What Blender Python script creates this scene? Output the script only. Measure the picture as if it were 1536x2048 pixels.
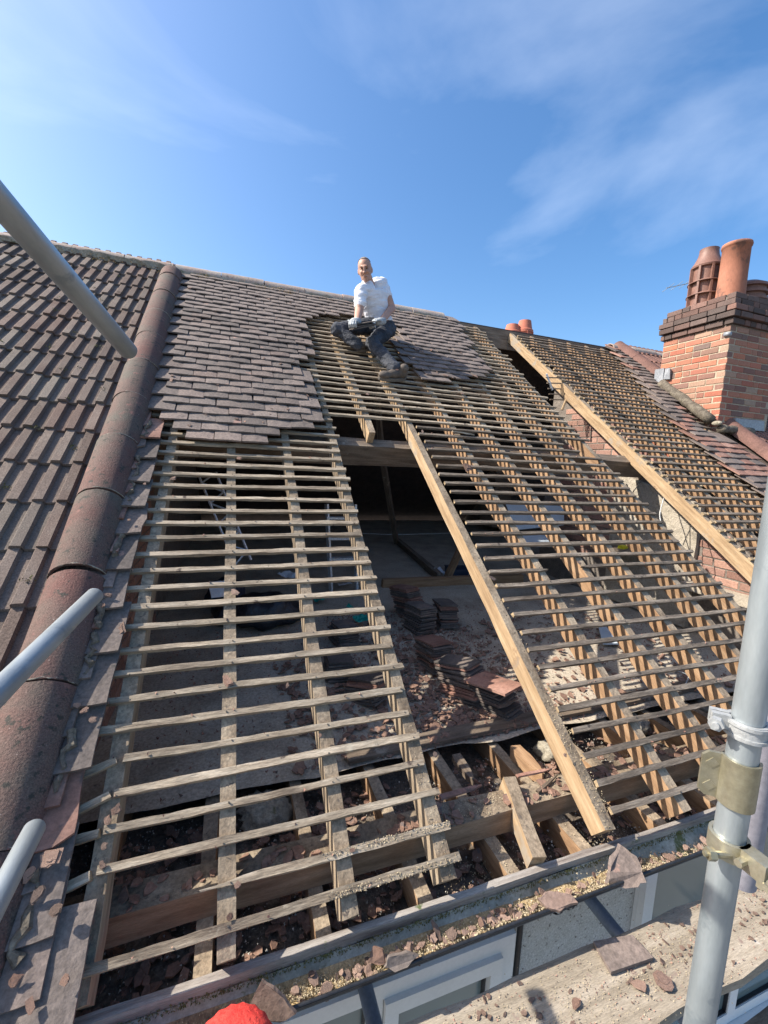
import bpy, bmesh, math, random
from mathutils import Vector, Matrix, Euler, noise as mnoise
random.seed(7)
R = random.random
def U(a, b): return a + (b - a) * R()
for o in list(bpy.data.objects): bpy.data.objects.remove(o)
scene = bpy.context.scene
col = scene.collection
AL = math.radians(36.866)
CA, SA = math.cos(AL), math.sin(AL)

# ---------------------------------------------------------------- camera
cam = bpy.data.cameras.new('camera')
cam.sensor_fit = 'HORIZONTAL'; cam.sensor_width = 36.0
cam.lens = 36.0 * 854.4 / 1536.0
cam.clip_start = 0.05; cam.clip_end = 2000
camo = bpy.data.objects.new('camera', cam); col.objects.link(camo)
right = Vector((0.94231734, -0.33119253, 0.04847203))
down = Vector((0.00551185, -0.12944011, -0.99157192))
fwd = Vector((0.33467544, 0.93464259, -0.12014818))
mw = Matrix((right, -down, -fwd)).transposed().to_4x4()
mw.translation = Vector((-0.87604649, -1.12282988, 1.3310545))
camo.matrix_world = mw
scene.camera = camo

# ---------------------------------------------------------------- sky, sun, exposure
SUN = Vector((-0.70, 0.24, 0.68)).normalized()
world = bpy.data.worlds.new('World'); scene.world = world; world.use_nodes = True
wn = world.node_tree.nodes; wl = world.node_tree.links
bgn = wn['Background']
sky = wn.new('ShaderNodeTexSky'); sky.sky_type = 'NISHITA'; sky.sun_disc = False
sky.sun_elevation = math.asin(SUN.z); sky.sun_rotation = math.atan2(SUN.x, SUN.y)
sky.altitude = 50; sky.air_density = 1.0; sky.dust_density = 2.2; sky.ozone_density = 2.0
tc = wn.new('ShaderNodeTexCoord')
mp = wn.new('ShaderNodeMapping'); mp.inputs['Scale'].default_value = (1.0, 1.3, 2.4); mp.inputs['Rotation'].default_value = (0.2, -0.35, 0.9); mp.inputs['Location'].default_value = (5.3, 2.2, 7.1)
nz = wn.new('ShaderNodeTexNoise'); nz.inputs['Scale'].default_value = 1.5; nz.inputs['Detail'].default_value = 7; nz.inputs['Roughness'].default_value = 0.52; nz.inputs['Distortion'].default_value = 0.5
rp = wn.new('ShaderNodeValToRGB'); rp.color_ramp.elements[0].position = 0.52; rp.color_ramp.elements[1].position = 0.86
rp.color_ramp.elements[1].color = (0.22, 0.22, 0.22, 1)
hs = wn.new('ShaderNodeHueSaturation'); hs.inputs['Saturation'].default_value = 1.28; hs.inputs['Value'].default_value = 1.0
mx = wn.new('ShaderNodeMix'); mx.data_type = 'RGBA'; mx.inputs['B'].default_value = (8.2, 8.7, 9.4, 1)
wl.new(tc.outputs['Generated'], mp.inputs['Vector']); wl.new(mp.outputs[0], nz.inputs['Vector'])
wl.new(nz.outputs['Fac'], rp.inputs[0]); wl.new(rp.outputs[0], mx.inputs['Factor'])
wl.new(sky.outputs[0], hs.inputs['Color']); wl.new(hs.outputs[0], mx.inputs['A']); wl.new(mx.outputs['Result'], bgn.inputs['Color'])
bgn.inputs['Strength'].default_value = 0.14
sl = bpy.data.lights.new('sun', 'SUN'); sl.energy = 5.0; sl.angle = math.radians(0.5); sl.color = (1.0, 0.93, 0.83)
so = bpy.data.objects.new('sun', sl); col.objects.link(so)
so.rotation_euler = SUN.to_track_quat('Z', 'Y').to_euler(); so.location = SUN * 30
vs = scene.view_settings
vs.view_transform = 'Standard'; vs.look = 'None'; vs.gamma = 1.0; vs.use_curve_mapping = False; vs.exposure = 0.85

# ---------------------------------------------------------------- helpers
def W(u, v, n): return Vector((u, v * CA - n * SA, v * SA + n * CA))
ROOF = Matrix.Rotation(AL, 4, 'X')            # roof frame -> world (x=u, y=v up the slope, z=n)
def rm(u, v, n, rx=0, ry=0, rz=0):
    return ROOF @ Matrix.Translation((u, v, n)) @ Euler((rx, ry, rz)).to_matrix().to_4x4()
CAMP = mw.translation.copy(); CAMR = mw.to_3x3()
def ray(x, y): return CAMR @ Vector(((x - 768) / 854.4, -(y - 1024) / 854.4, -1))
def aty(x, y, Y): r = ray(x, y); return CAMP + r * ((Y - CAMP.y) / r.y)
def atz(x, y, Z): r = ray(x, y); return CAMP + r * ((Z - CAMP.z) / r.z)
def atx(x, y, X): r = ray(x, y); return CAMP + r * ((X - CAMP.x) / r.x)
NR = Vector((0, -SA, CA))
def atr(x, y, n=0):
    r = ray(x, y); p = CAMP + r * ((n - CAMP.dot(NR)) / r.dot(NR)); return ROOF.inverted() @ p

class MB:
    def __init__(s): s.v = []; s.f = []; s.m = []
    def add(s, vs_, fs, mi=0):
        b = len(s.v); s.v += [Vector(p) for p in vs_]; s.f += [tuple(b + i for i in f) for f in fs]; s.m += [mi] * len(fs) if isinstance(mi, int) else list(mi)
    def box(s, lo, hi, M=None, mi=0, jit=0):
        x0, y0, z0 = lo; x1, y1, z1 = hi
        p = [Vector(q) for q in ((x0,y0,z0),(x1,y0,z0),(x1,y1,z0),(x0,y1,z0),(x0,y0,z1),(x1,y0,z1),(x1,y1,z1),(x0,y1,z1))]
        if jit: p = [q + Vector((U(-jit,jit),U(-jit,jit),U(-jit,jit))) for q in p]
        if M is not None: p = [M @ q for q in p]
        s.add(p, [(3,2,1,0),(4,5,6,7),(0,1,5,4),(1,2,6,5),(2,3,7,6),(3,0,4,7)], mi)
    def tube(s, pts, rad, seg=12, caps=True, mi=0):
        pts = [Vector(p) for p in pts]; n = len(pts)
        rad = rad if isinstance(rad, (list, tuple)) else [rad] * n
        ring = []
        up = None
        for i, p in enumerate(pts):
            d = (pts[min(i+1,n-1)] - pts[max(i-1,0)]).normalized()
            if up is None:
                a = Vector((0,0,1)) if abs(d.z) < .9 else Vector((1,0,0)); up = d.cross(a).normalized()
            up = (up - d * up.dot(d)).normalized(); w = d.cross(up)
            ring.append([p + (up * math.cos(2*math.pi*k/seg) + w * math.sin(2*math.pi*k/seg)) * rad[i] for k in range(seg)])
        vs_ = [q for r in ring for q in r]; fs = []
        for i in range(n-1):
            for k in range(seg):
                a = i*seg+k; b = i*seg+(k+1)%seg
                fs.append((a, b, b+seg, a+seg))
        if caps: fs.append(tuple(range(seg-1,-1,-1))); fs.append(tuple((n-1)*seg+k for k in range(seg)))
        s.add(vs_, fs, mi)
    def lathe(s, prof, M=None, seg=24, mi=0):
        vs_ = []; fs = []
        for r, z in prof:
            for k in range(seg): vs_.append(Vector((r*math.cos(2*math.pi*k/seg), r*math.sin(2*math.pi*k/seg), z)))
        for i in range(len(prof)-1):
            for k in range(seg):
                a = i*seg+k; b = i*seg+(k+1)%seg; fs.append((a,b,b+seg,a+seg))
        if M is not None: vs_ = [M @ q for q in vs_]
        s.add(vs_, fs, mi)
    def poly(s, pts, th, M=None, mi=0, top=None):
        n = len(pts); top = top or [0]*n
        vs_ = [Vector((p[0],p[1],0)) for p in pts] + [Vector((p[0],p[1],th+top[i])) for i,p in enumerate(pts)]
        if M is not None: vs_ = [M @ q for q in vs_]
        fs = [tuple(range(n-1,-1,-1)), tuple(range(n,2*n))] + [(i,(i+1)%n,n+(i+1)%n,n+i) for i in range(n)]
        s.add(vs_, fs, mi)
    def ellip(s, c, r, M=None, seg=14, rings=9, mi=0):
        vs_ = []; fs = []
        for i in range(rings+1):
            t = math.pi*i/rings
            for k in range(seg):
                a = 2*math.pi*k/seg; vs_.append(Vector((r[0]*math.sin(t)*math.cos(a), r[1]*math.sin(t)*math.sin(a), r[2]*math.cos(t))))
        for i in range(rings):
            for k in range(seg):
                a = i*seg+k; b = i*seg+(k+1)%seg; fs.append((a+seg,b+seg,b,a))
        if M is not None: vs_ = [M @ q for q in vs_]
        s.add([q+Vector(c) for q in vs_], fs, mi)
    def mesh(s, name, mats, smooth=False):
        me = bpy.data.meshes.new(name); me.from_pydata([tuple(q) for q in s.v], [], s.f)
        for m in (mats if isinstance(mats, (list,tuple)) else [mats]): me.materials.append(m)
        me.polygons.foreach_set('material_index', s.m)
        if smooth: me.polygons.foreach_set('use_smooth', [True]*len(s.f))
        me.update(); return me
    def build(s, name, mats, parent=None, smooth=False, M=None):
        return place(name, s.mesh(name, mats, smooth), parent, M)
def place(name, me, parent=None, M=None):
    o = bpy.data.objects.new(name, me); col.objects.link(o)
    if parent is not None: o.parent = parent
    if M is not None: o.matrix_local = M
    return o
def tag(o, label=None, cat=None, group=None, kind=None):
    if label: o['label'] = label
    if cat: o['category'] = cat
    if group: o['group'] = group
    if kind: o['kind'] = kind
    return o
def empty(name, loc=(0,0,0), label=None, cat=None, group=None):
    o = bpy.data.objects.new(name, None); col.objects.link(o); o.location = loc; o.empty_display_size = .1
    return tag(o, label, cat, group)
def auto_smooth(o, ang=40):
    me = o.data; me.polygons.foreach_set('use_smooth', [True]*len(me.polygons))
    try: me.set_sharp_from_angle(angle=math.radians(ang))
    except Exception: pass
    return o

# ---------------------------------------------------------------- materials
def pmat(name, cols, scale=6, rough=.85, bump=.3, bscale=60, stretch=(1,1,1), rnd=.0, rcols=None, fine=.35, fscale=70, metallic=0, spec=.35, bdist=.004, rmix=.6, spots=None):
    """noise ramp through cols (+ per object shade, + fine grain, + optional spots (colour, scale, threshold))"""
    m = bpy.data.materials.new(name); m.use_nodes = True
    n = m.node_tree.nodes; l = m.node_tree.links; b = n['Principled BSDF']
    b.inputs['Roughness'].default_value = rough; b.inputs['Metallic'].default_value = metallic
    b.inputs['Specular IOR Level'].default_value = spec
    t = n.new('ShaderNodeTexCoord'); oi = n.new('ShaderNodeObjectInfo')
    add = n.new('ShaderNodeVectorMath'); add.operation = 'ADD'
    mul = n.new('ShaderNodeMath'); mul.operation = 'MULTIPLY'; mul.inputs[1].default_value = 37.0
    l.new(oi.outputs['Random'], mul.inputs[0]); l.new(t.outputs['Object'], add.inputs[0]); l.new(mul.outputs[0], add.inputs[1])
    mpp = n.new('ShaderNodeMapping'); mpp.inputs['Scale'].default_value = stretch; l.new(add.outputs[0], mpp.inputs['Vector'])
    nz = n.new('ShaderNodeTexNoise'); nz.inputs['Scale'].default_value = scale; nz.inputs['Detail'].default_value = 6; nz.inputs['Roughness'].default_value = .62
    l.new(mpp.outputs[0], nz.inputs['Vector'])
    rp = n.new('ShaderNodeValToRGB'); cr = rp.color_ramp
    k = len(cols)
    cr.elements[0].position = .32; cr.elements[1].position = .68
    cr.elements[0].color = (*cols[0],1); cr.elements[1].color = (*cols[-1],1)
    for i in range(1, k-1):
        e = cr.elements.new(.32 + .36*i/(k-1)); e.color = (*cols[i],1)
    l.new(nz.outputs['Fac'], rp.inputs[0]); out = rp.outputs[0]
    def mixc(mode, fac, A, B):
        q = n.new('ShaderNodeMix'); q.data_type = 'RGBA'; q.blend_type = mode
        for s_, v_ in (('Factor', fac), ('A', A), ('B', B)):
            if hasattr(v_, 'links'): l.new(v_, q.inputs[s_])
            else: q.inputs[s_].default_value = v_
        return q.outputs['Result']
    if rcols:
        r2 = n.new('ShaderNodeValToRGB'); r2.color_ramp.interpolation = 'LINEAR'
        r2.color_ramp.elements[0].color = (*rcols[0],1); r2.color_ramp.elements[1].color = (*rcols[-1],1)
        for i in range(1, len(rcols)-1):
            e = r2.color_ramp.elements.new(i/(len(rcols)-1)); e.color = (*rcols[i],1)
        l.new(oi.outputs['Random'], r2.inputs[0]); out = mixc('MIX', rmix, out, r2.outputs[0])
    if rnd:
        mr = n.new('ShaderNodeMapRange'); mr.inputs['To Min'].default_value = 1-rnd; mr.inputs['To Max'].default_value = 1+rnd
        m7 = n.new('ShaderNodeMath'); m7.operation = 'MULTIPLY'; m7.inputs[1].default_value = 7.31
        fr = n.new('ShaderNodeMath'); fr.operation = 'FRACT'
        l.new(oi.outputs['Random'], m7.inputs[0]); l.new(m7.outputs[0], fr.inputs[0]); l.new(fr.outputs[0], mr.inputs['Value'])
        out = mixc('MULTIPLY', 1.0, out, mr.outputs[0])
    nf = n.new('ShaderNodeTexNoise'); nf.inputs['Scale'].default_value = fscale; nf.inputs['Detail'].default_value = 4; nf.inputs['Roughness'].default_value = .7
    l.new(mpp.outputs[0], nf.inputs['Vector'])
    if fine:
        mr = n.new('ShaderNodeMapRange'); mr.inputs['From Min'].default_value = .3; mr.inputs['From Max'].default_value = .7
        mr.inputs['To Min'].default_value = 1-fine; mr.inputs['To Max'].default_value = 1+fine
        l.new(nf.outputs['Fac'], mr.inputs['Value']); out = mixc('MULTIPLY', 1.0, out, mr.outputs[0])
    for sp in (spots or []):
        ns = n.new('ShaderNodeTexNoise'); ns.inputs['Scale'].default_value = sp[1]; ns.inputs['Detail'].default_value = 5; ns.inputs['Roughness'].default_value = .65
        l.new(add.outputs[0], ns.inputs['Vector'])
        rr = n.new('ShaderNodeValToRGB'); rr.color_ramp.elements[0].position = sp[2]; rr.color_ramp.elements[1].position = sp[2]+.06
        l.new(ns.outputs['Fac'], rr.inputs[0]); out = mixc('MIX', rr.outputs[0], out, (*sp[0],1))
    l.new(out, b.inputs['Base Color'])
    if bump:
        nb = n.new('ShaderNodeTexNoise'); nb.inputs['Scale'].default_value = bscale; nb.inputs['Detail'].default_value = 5; nb.inputs['Roughness'].default_value = .65
        l.new(mpp.outputs[0], nb.inputs['Vector'])
        bp = n.new('ShaderNodeBump'); bp.inputs['Strength'].default_value = bump; bp.inputs['Distance'].default_value = bdist
        l.new(nb.outputs['Fac'], bp.inputs['Height']); l.new(bp.outputs[0], b.inputs['Normal'])
    return m
M_ = {}
LONG = (.9, 9, 9)      # grain along x
M_['batten'] = pmat('batten_wood', [(.14,.106,.074),(.27,.218,.156),(.41,.345,.258)], 5, bump=.6, bscale=26, stretch=(.8,8,8), rnd=.22, fine=.3, fscale=40, spots=[((.07,.05,.04),14,.63),((.46,.40,.30),5,.66)])
M_['batten_dk'] = pmat('darker_batten_wood', [(.075,.058,.043),(.15,.12,.09),(.255,.212,.165)], 5, bump=.6, bscale=26, stretch=(.8,8,8), rnd=.25, fine=.3, fscale=40, spots=[((.06,.048,.04),14,.63),((.36,.32,.26),5,.68)])  # darker copy of the batten wood, for runs right of the opening
M_['batten_end'] = pmat('batten_cut_end', [(.26,.19,.11),(.36,.27,.165)], 8, bump=.2)
M_['raf_top'] = pmat('rafter_dusty_top', [(.15,.112,.075),(.25,.195,.135),(.34,.275,.195)], 9, bump=.7, bscale=90, rnd=.12, fine=.4, spots=[((.10,.08,.065),30,.62)])
M_['raf_side'] = pmat('rafter_side_wood', [(.20,.118,.064),(.29,.178,.098),(.37,.245,.145)], 4, bump=.25, bscale=30, stretch=(.8,8,8), rnd=.15, fine=.2, fscale=30, spots=[((.14,.08,.04),9,.66)])
M_['plate'] = pmat('old_plate_side', [(.16,.10,.06),(.24,.155,.095),(.31,.215,.14)], 4, bump=.3, bscale=30, stretch=(.8,8,8), fine=.25)
M_['raf_pale'] = pmat('rafter_pale_side', [(.20,.15,.10),(.31,.24,.165),(.40,.32,.225)], 4, bump=.25, bscale=30, stretch=(.8,8,8), rnd=.15, fine=.25, fscale=30)
M_['tile_brown'] = pmat('brown_concrete_tile', [(.12,.065,.052),(.18,.095,.075)], 6, bump=.5, bscale=60, rnd=.15, fine=.3)
M_['fresh'] = pmat('fresh_cut_wood', [(.23,.15,.082),(.345,.238,.135),(.45,.33,.205)], 4, bump=.3, bscale=30, stretch=(.7,8,8), fine=.2, fscale=30, spots=[((.22,.135,.075),6,.62),((.30,.25,.19),3,.60)])
M_['dark_wood'] = pmat('dark_old_timber', [(.10,.075,.055),(.17,.13,.095),(.24,.19,.14)], 5, bump=.5, bscale=30, stretch=(.8,7,7), rnd=.15, spots=[((.30,.27,.22),7,.63)])
M_['fascia'] = pmat('weathered_fascia', [(.13,.105,.09),(.26,.23,.20),(.38,.35,.31)], 4, bump=.6, bscale=24, stretch=(.6,9,9), fine=.3, spots=[((.10,.12,.05),9,.66)])
TILEC = [(.094,.074,.062),(.15,.117,.098),(.22,.168,.138)]
M_['tile'] = pmat('clay_plain_tile', TILEC, 7, bump=.8, bscale=45, rnd=.22, rcols=[(.095,.083,.075),(.16,.132,.114),(.122,.106,.095),(.215,.162,.135),(.128,.11,.098),(.185,.148,.127),(.10,.088,.08),(.24,.172,.142)], fine=.35, spots=[((.33,.20,.155),6,.66),((.06,.055,.05),11,.66)])
M_['tile_red'] = pmat('red_clay_tile', [(.17,.09,.066),(.25,.135,.10),(.32,.195,.15)], 6, bump=.6, bscale=45, rnd=.2, fine=.25, spots=[((.13,.09,.075),8,.60)])
M_['shard'] = pmat('broken_tile_face', [(.15,.092,.068),(.235,.15,.112),(.33,.23,.175)], 12, bump=.9, bscale=55, rnd=.3, rcols=[(.12,.085,.066),(.26,.145,.10),(.33,.215,.16),(.11,.09,.078),(.21,.125,.092)], fine=.3, spots=[((.14,.11,.10),14,.62)])
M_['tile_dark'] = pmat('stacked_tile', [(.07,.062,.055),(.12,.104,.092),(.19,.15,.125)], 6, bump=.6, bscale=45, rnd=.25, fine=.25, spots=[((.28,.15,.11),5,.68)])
M_['inter'] = pmat('concrete_interlocking_tile', [(.105,.070,.056),(.155,.113,.092),(.205,.17,.142)], 5, spec=.12, bump=.7, bscale=110, rnd=.2, rcols=[(.14,.088,.07),(.165,.138,.118),(.115,.085,.07),(.19,.172,.146),(.13,.098,.08)], fine=.45, fscale=160, bdist=.003, spots=[((.34,.17,.125),7,.70),((.25,.24,.21),38,.72)])
M_['bonnet'] = pmat('half_round_capping', [(.125,.056,.045),(.115,.072,.058),(.095,.084,.066)], 3.2, bump=1.0, bscale=130, rnd=.12, fine=.5, fscale=190, bdist=.004, spots=[((.045,.042,.034),26,.58),((.36,.29,.25),85,.66),((.20,.10,.08),12,.62)])
M_['ridge'] = pmat('weathered_ridge_tile', [(.30,.215,.175),(.38,.31,.26),(.34,.33,.29)], 6, bump=.7, bscale=60, rnd=.12, fine=.3, spots=[((.46,.26,.19),9,.60),((.16,.13,.11),16,.63)])
M_['mortar'] = pmat('cement_mortar', [(.20,.175,.13),(.29,.26,.20),(.36,.33,.26)], 14, bump=1.0, bscale=70, fine=.4, spots=[((.12,.12,.07),10,.62)])
M_['mortar_dirty'] = pmat('dirty_bedding', [(.07,.058,.042),(.12,.10,.075),(.18,.155,.115)], 20, bump=1.0, bscale=70, fine=.45, spots=[((.08,.075,.045),12,.64)])
M_['moss'] = pmat('moss', [(.05,.06,.02),(.10,.10,.035),(.20,.15,.05)], 30, bump=.6)
M_['lichen'] = pmat('orange_lichen', [(.30,.19,.06),(.38,.27,.12)], 20, bump=.6)
BR = [(.38,.12,.07),(.27,.098,.066),(.11,.095,.085),(.41,.15,.08),(.19,.13,.10),(.34,.11,.068),(.27,.215,.155),(.39,.13,.075),(.16,.105,.088),(.36,.155,.095)]
M_['brick'] = pmat('chimney_brick', [(.34,.13,.085),(.42,.18,.11)], 9, bump=.6, bscale=70, rnd=.15, rcols=BR, rmix=.85, fine=.2, spots=[((.16,.13,.12),7,.66)])
M_['brick_soot'] = pmat('sooty_brick', [(.075,.055,.048),(.13,.085,.07)], 7, bump=.6, bscale=70, rnd=.25, fine=.25, rcols=[(.07,.058,.053),(.14,.085,.068),(.09,.078,.072),(.24,.125,.095),(.065,.055,.05)])
M_['brick_in'] = pmat('loft_brick', [(.25,.13,.095),(.36,.20,.15)], 8, bump=.7, bscale=60, rnd=.25, fine=.3, rcols=[(.30,.16,.12),(.20,.13,.11),(.40,.24,.18),(.26,.15,.12)])
M_['pointing'] = pmat('lime_pointing', [(.32,.265,.19),(.42,.355,.26)], 10, bump=.6, bscale=80)
M_['pointing_dark'] = pmat('dark_pointing', [(.15,.125,.105),(.22,.19,.16)], 10, bump=.6, bscale=80)
M_['terra'] = pmat('terracotta_pot', [(.28,.115,.07),(.37,.16,.10)], 4, bump=.15, bscale=60, fine=.15, stretch=(1,1,.35), spots=[((.17,.085,.06),4,.56)])
M_['terra_brown'] = pmat('brown_glazed_pot', [(.15,.075,.055),(.23,.125,.095)], 5, rough=.55, bump=.2, fine=.2, spots=[((.32,.24,.2),14,.70)])
M_['terra_red'] = pmat('red_terracotta_pot', [(.44,.14,.09),(.50,.18,.115)], 4, bump=.15, fine=.12)
M_['lead'] = pmat('lead_flashing', [(.24,.255,.275),(.34,.355,.37)], 6, rough=.5, bump=.4, bscale=20, metallic=.2)
M_['render'] = pmat('rough_parging', [(.30,.26,.205),(.38,.335,.265),(.44,.39,.32)], 5, bump=1.0, bscale=30, bdist=.015, fine=.25, spots=[((.22,.19,.16),7,.66)])
M_['floor'] = pmat('dusty_loft_floor', [(.27,.225,.17),(.39,.335,.26),(.47,.41,.325)], 3, bump=.9, bscale=60, fine=.35, spots=[((.22,.15,.115),12,.64),((.12,.10,.08),20,.66)])
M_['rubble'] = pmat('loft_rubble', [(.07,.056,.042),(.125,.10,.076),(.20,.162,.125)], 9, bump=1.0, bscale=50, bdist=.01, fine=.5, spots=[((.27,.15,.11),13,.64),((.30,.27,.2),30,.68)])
M_['under'] = pmat('tile_underside', [(.06,.045,.04),(.10,.075,.065)], 8, bump=.4)
M_['galv'] = pmat('galvanised_tube', [(.24,.275,.295),(.34,.38,.395),(.44,.475,.48)], 6, rough=.40, bump=.25, bscale=40, stretch=(1,1,.25), metallic=.55, fine=.12, fscale=30, spots=[((.26,.30,.32),9,.60),((.62,.62,.58),60,.72),((.30,.24,.17),22,.70)])
M_['galv_dark'] = pmat('dull_steel_tube', [(.16,.19,.24),(.24,.28,.33)], 7, rough=.5, bump=.12, metallic=.5, fine=.15)
M_['pole_grey'] = pmat('dull_grey_post', [(.20,.19,.22),(.28,.27,.29)], 6, rough=.6, bump=.15, fine=.15)
M_['brass'] = pmat('zinc_yellow_coupler', [(.28,.25,.16),(.37,.34,.24),(.46,.435,.34)], 9, rough=.38, bump=.25, bscale=30, metallic=.7, fine=.15, spots=[((.42,.30,.12),12,.66)])
M_['coupler'] = pmat('galvanised_coupler', [(.34,.35,.345),(.47,.48,.475)], 9, rough=.5, bump=.5, bscale=60, metallic=.35, fine=.15)
M_['board'] = pmat('scaffold_board', [(.20,.165,.12),(.285,.24,.18),(.345,.295,.23)], 4, bump=.6, bscale=30, stretch=(.7,6,6), fine=.3, spots=[((.22,.16,.13),16,.62),((.50,.45,.39),9,.68),((.18,.13,.10),55,.72)])
M_['upvc'] = pmat('white_upvc', [(.70,.71,.70),(.76,.77,.76)], 4, rough=.35, bump=.0, fine=.04)
M_['dash'] = pmat('pebbledash', [(.50,.49,.45),(.60,.59,.56)], 30, bump=1.0, bscale=90, bdist=.008, fine=.3, fscale=120, spots=[((.15,.13,.11),55,.60),((.28,.23,.17),38,.64)])
M_['gutter_in'] = pmat('gutter_inside', [(.21,.22,.18),(.30,.31,.265),(.38,.39,.34)], 6, rough=.55, bump=.3, fine=.25, spots=[((.10,.12,.045),9,.58),((.16,.15,.09),22,.62)])
M_['black'] = pmat('black_plastic', [(.018,.019,.021),(.03,.031,.034)], 6, rough=.35, bump=.05)
M_['sawdust'] = pmat('sawdust', [(.36,.29,.185),(.49,.415,.285)], 60, bump=0, fine=.3)
M_['crumb'] = pmat('tile_crumbs', [(.24,.13,.10),(.36,.21,.16)], 25, bump=0, fine=.4, spots=[((.12,.10,.09),20,.55)])
M_['grit'] = pmat('pale_grit', [(.30,.28,.24),(.5,.48,.42)], 60, bump=0, fine=.4)
M_['bag'] = pmat('black_bin_bag', [(.012,.013,.017),(.03,.032,.042)], 6, rough=.28, bump=.8, bscale=14, bdist=.03, spec=.6)
M_['white'] = pmat('white_card', [(.66,.68,.72),(.76,.77,.80)], 5, bump=.2, bscale=10, fine=.06)
M_['bluegrey'] = pmat('pale_board', [(.42,.48,.52),(.52,.57,.60)], 3, bump=.1, fine=.1)
M_['navy'] = pmat('navy_box', [(.02,.03,.055),(.04,.05,.08)], 5, rough=.5, bump=.1)
M_['green'] = pmat('green_plastic', [(.01,.24,.19),(.02,.34,.27)], 7, rough=.4, bump=.4, bscale=20)
M_['yellow'] = pmat('yellow_plastic', [(.75,.62,.02),(.82,.72,.04)], 5, rough=.4, bump=0)
M_['alu'] = pmat('aluminium', [(.62,.66,.70),(.74,.77,.80)], 5, rough=.4, bump=.05, metallic=.5)
M_['cable'] = pmat('grey_cable', [(.45,.45,.43),(.55,.55,.53)], 5, bump=0)
M_['wire_dark'] = pmat('dark_wire', [(.05,.045,.04),(.09,.08,.07)], 5, bump=0)
M_['red_wool'] = pmat('red_wool', [(.62,.03,.025),(.75,.07,.05)], 30, bump=1.0, bscale=70, bdist=.01, fine=.25, fscale=110)
M_['skin'] = pmat('skin', [(.42,.235,.165),(.50,.29,.21)], 9, rough=.55, bump=.25, bscale=60, fine=.08)
M_['hair'] = pmat('cropped_grey_hair', [(.13,.11,.10),(.24,.21,.19)], 60, bump=.8, bscale=150)
M_['shirt'] = pmat('white_cotton', [(.74,.75,.80),(.82,.83,.87)], 6, bump=.9, bscale=16, stretch=(1,1,3.0), bdist=.016, fine=.04)
M_['trousers'] = pmat('dark_work_trousers', [(.022,.026,.034),(.045,.050,.062),(.075,.078,.088)], 7, bump=1.0, bscale=18, bdist=.02, fine=.25, spots=[((.13,.13,.13),12,.66)])
M_['shoe'] = pmat('dusty_suede_shoe', [(.085,.068,.055),(.14,.115,.093)], 14, bump=.5, fine=.2)
M_['sole'] = pmat('shoe_sole', [(.12,.105,.09),(.17,.15,.128)], 14, bump=.3)
M_['glove'] = pmat('grey_knit_glove', [(.30,.32,.33),(.42,.44,.44)], 20, bump=.7, bscale=90)
M_['face_dark'] = pmat('eye_and_lip', [(.06,.035,.03),(.10,.055,.045)], 20, bump=0)
M_['ground'] = pmat('ground_far_below', [(.14,.13,.12),(.20,.19,.17)], .5, bump=.2)
# window glass; reflection painted in as a pale teal base colour
g = bpy.data.materials.new('window_glass'); g.use_nodes = True
b = g.node_tree.nodes['Principled BSDF']; b.inputs['Base Color'].default_value = (.16,.21,.21,1); b.inputs['Roughness'].default_value = .06; b.inputs['Specular IOR Level'].default_value = .9
M_['glass'] = g
# ================================================================ setting
gb = MB(); gb.box((-300,-300,-5.8),(300,300,-5.6)); tag(gb.build('ground', M_['ground']), kind='structure')
FZ = -0.12          # loft floor level
house = empty('terraced_house', (1.6, 4.4, -5.6), 'terraced house with its roof half stripped to battens and bare rafters', 'house')
HI = Matrix.Translation((-1.6, -4.4, 5.6))
def hp(name, mb, mats, M=None, parent=None, smooth=False):
    """part of the house; M in world coordinates"""
    o = mb.build(name, mats, parent or house, smooth); o.matrix_local = HI @ (M or Matrix())
    return o
def hpm(name, me, M, parent=None):
    o = place(name, me, parent or house); o.matrix_local = (HI @ M) if parent is None else M
    return o
def plank(L, w, t, step=.12, jit=.002, mats=(0,0,0), taper0=0, taper1=0, wob=0, seed=None):
    """bar along x, y in +-w/2, z in -t..0; slots (top, side, end); taper = splintered ends"""
    mb = MB(); n = max(2, int(L/step)+1); sd = seed if seed is not None else U(0,100)
    for i in range(n+1):
        x = L*i/n
        ww = w*(1+U(-.06,.06)); yo = wob*mnoise.noise((x*1.3+sd,0,0)); zo = wob*.7*mnoise.noise((x*1.1,sd,3))
        a = 1; 
        if taper0 and x < taper0: a = max(.12, x/taper0)
        if taper1 and L-x < taper1: a = max(.12, (L-x)/taper1)
        xe = x + (U(-.006,.006) if i in (0,n) else 0)
        j = lambda: U(-jit,jit)
        mb.v += [Vector((xe+j()*2,yo-ww/2*a+j(),zo-t+j())),Vector((xe+j()*2,yo+ww/2*a+j(),zo-t+j())),Vector((xe+j()*2,yo+ww/2*a+j(),zo+j())),Vector((xe+j()*2,yo-ww/2*a+j(),zo+j()))]
        if i:
            b = 4*(i-1)
            for k,(q,r_) in enumerate(((0,1),(1,2),(2,3),(3,0))):
                mb.f.append((b+q,b+r_,b+4+r_,b+4+q)); mb.m.append(mats[0] if k == 2 else mats[1])
    mb.f.append((3,2,1,0)); mb.m.append(mats[2]); b = 4*n; mb.f.append((b,b+1,b+2,b+3)); mb.m.append(mats[2])
    return mb

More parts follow.
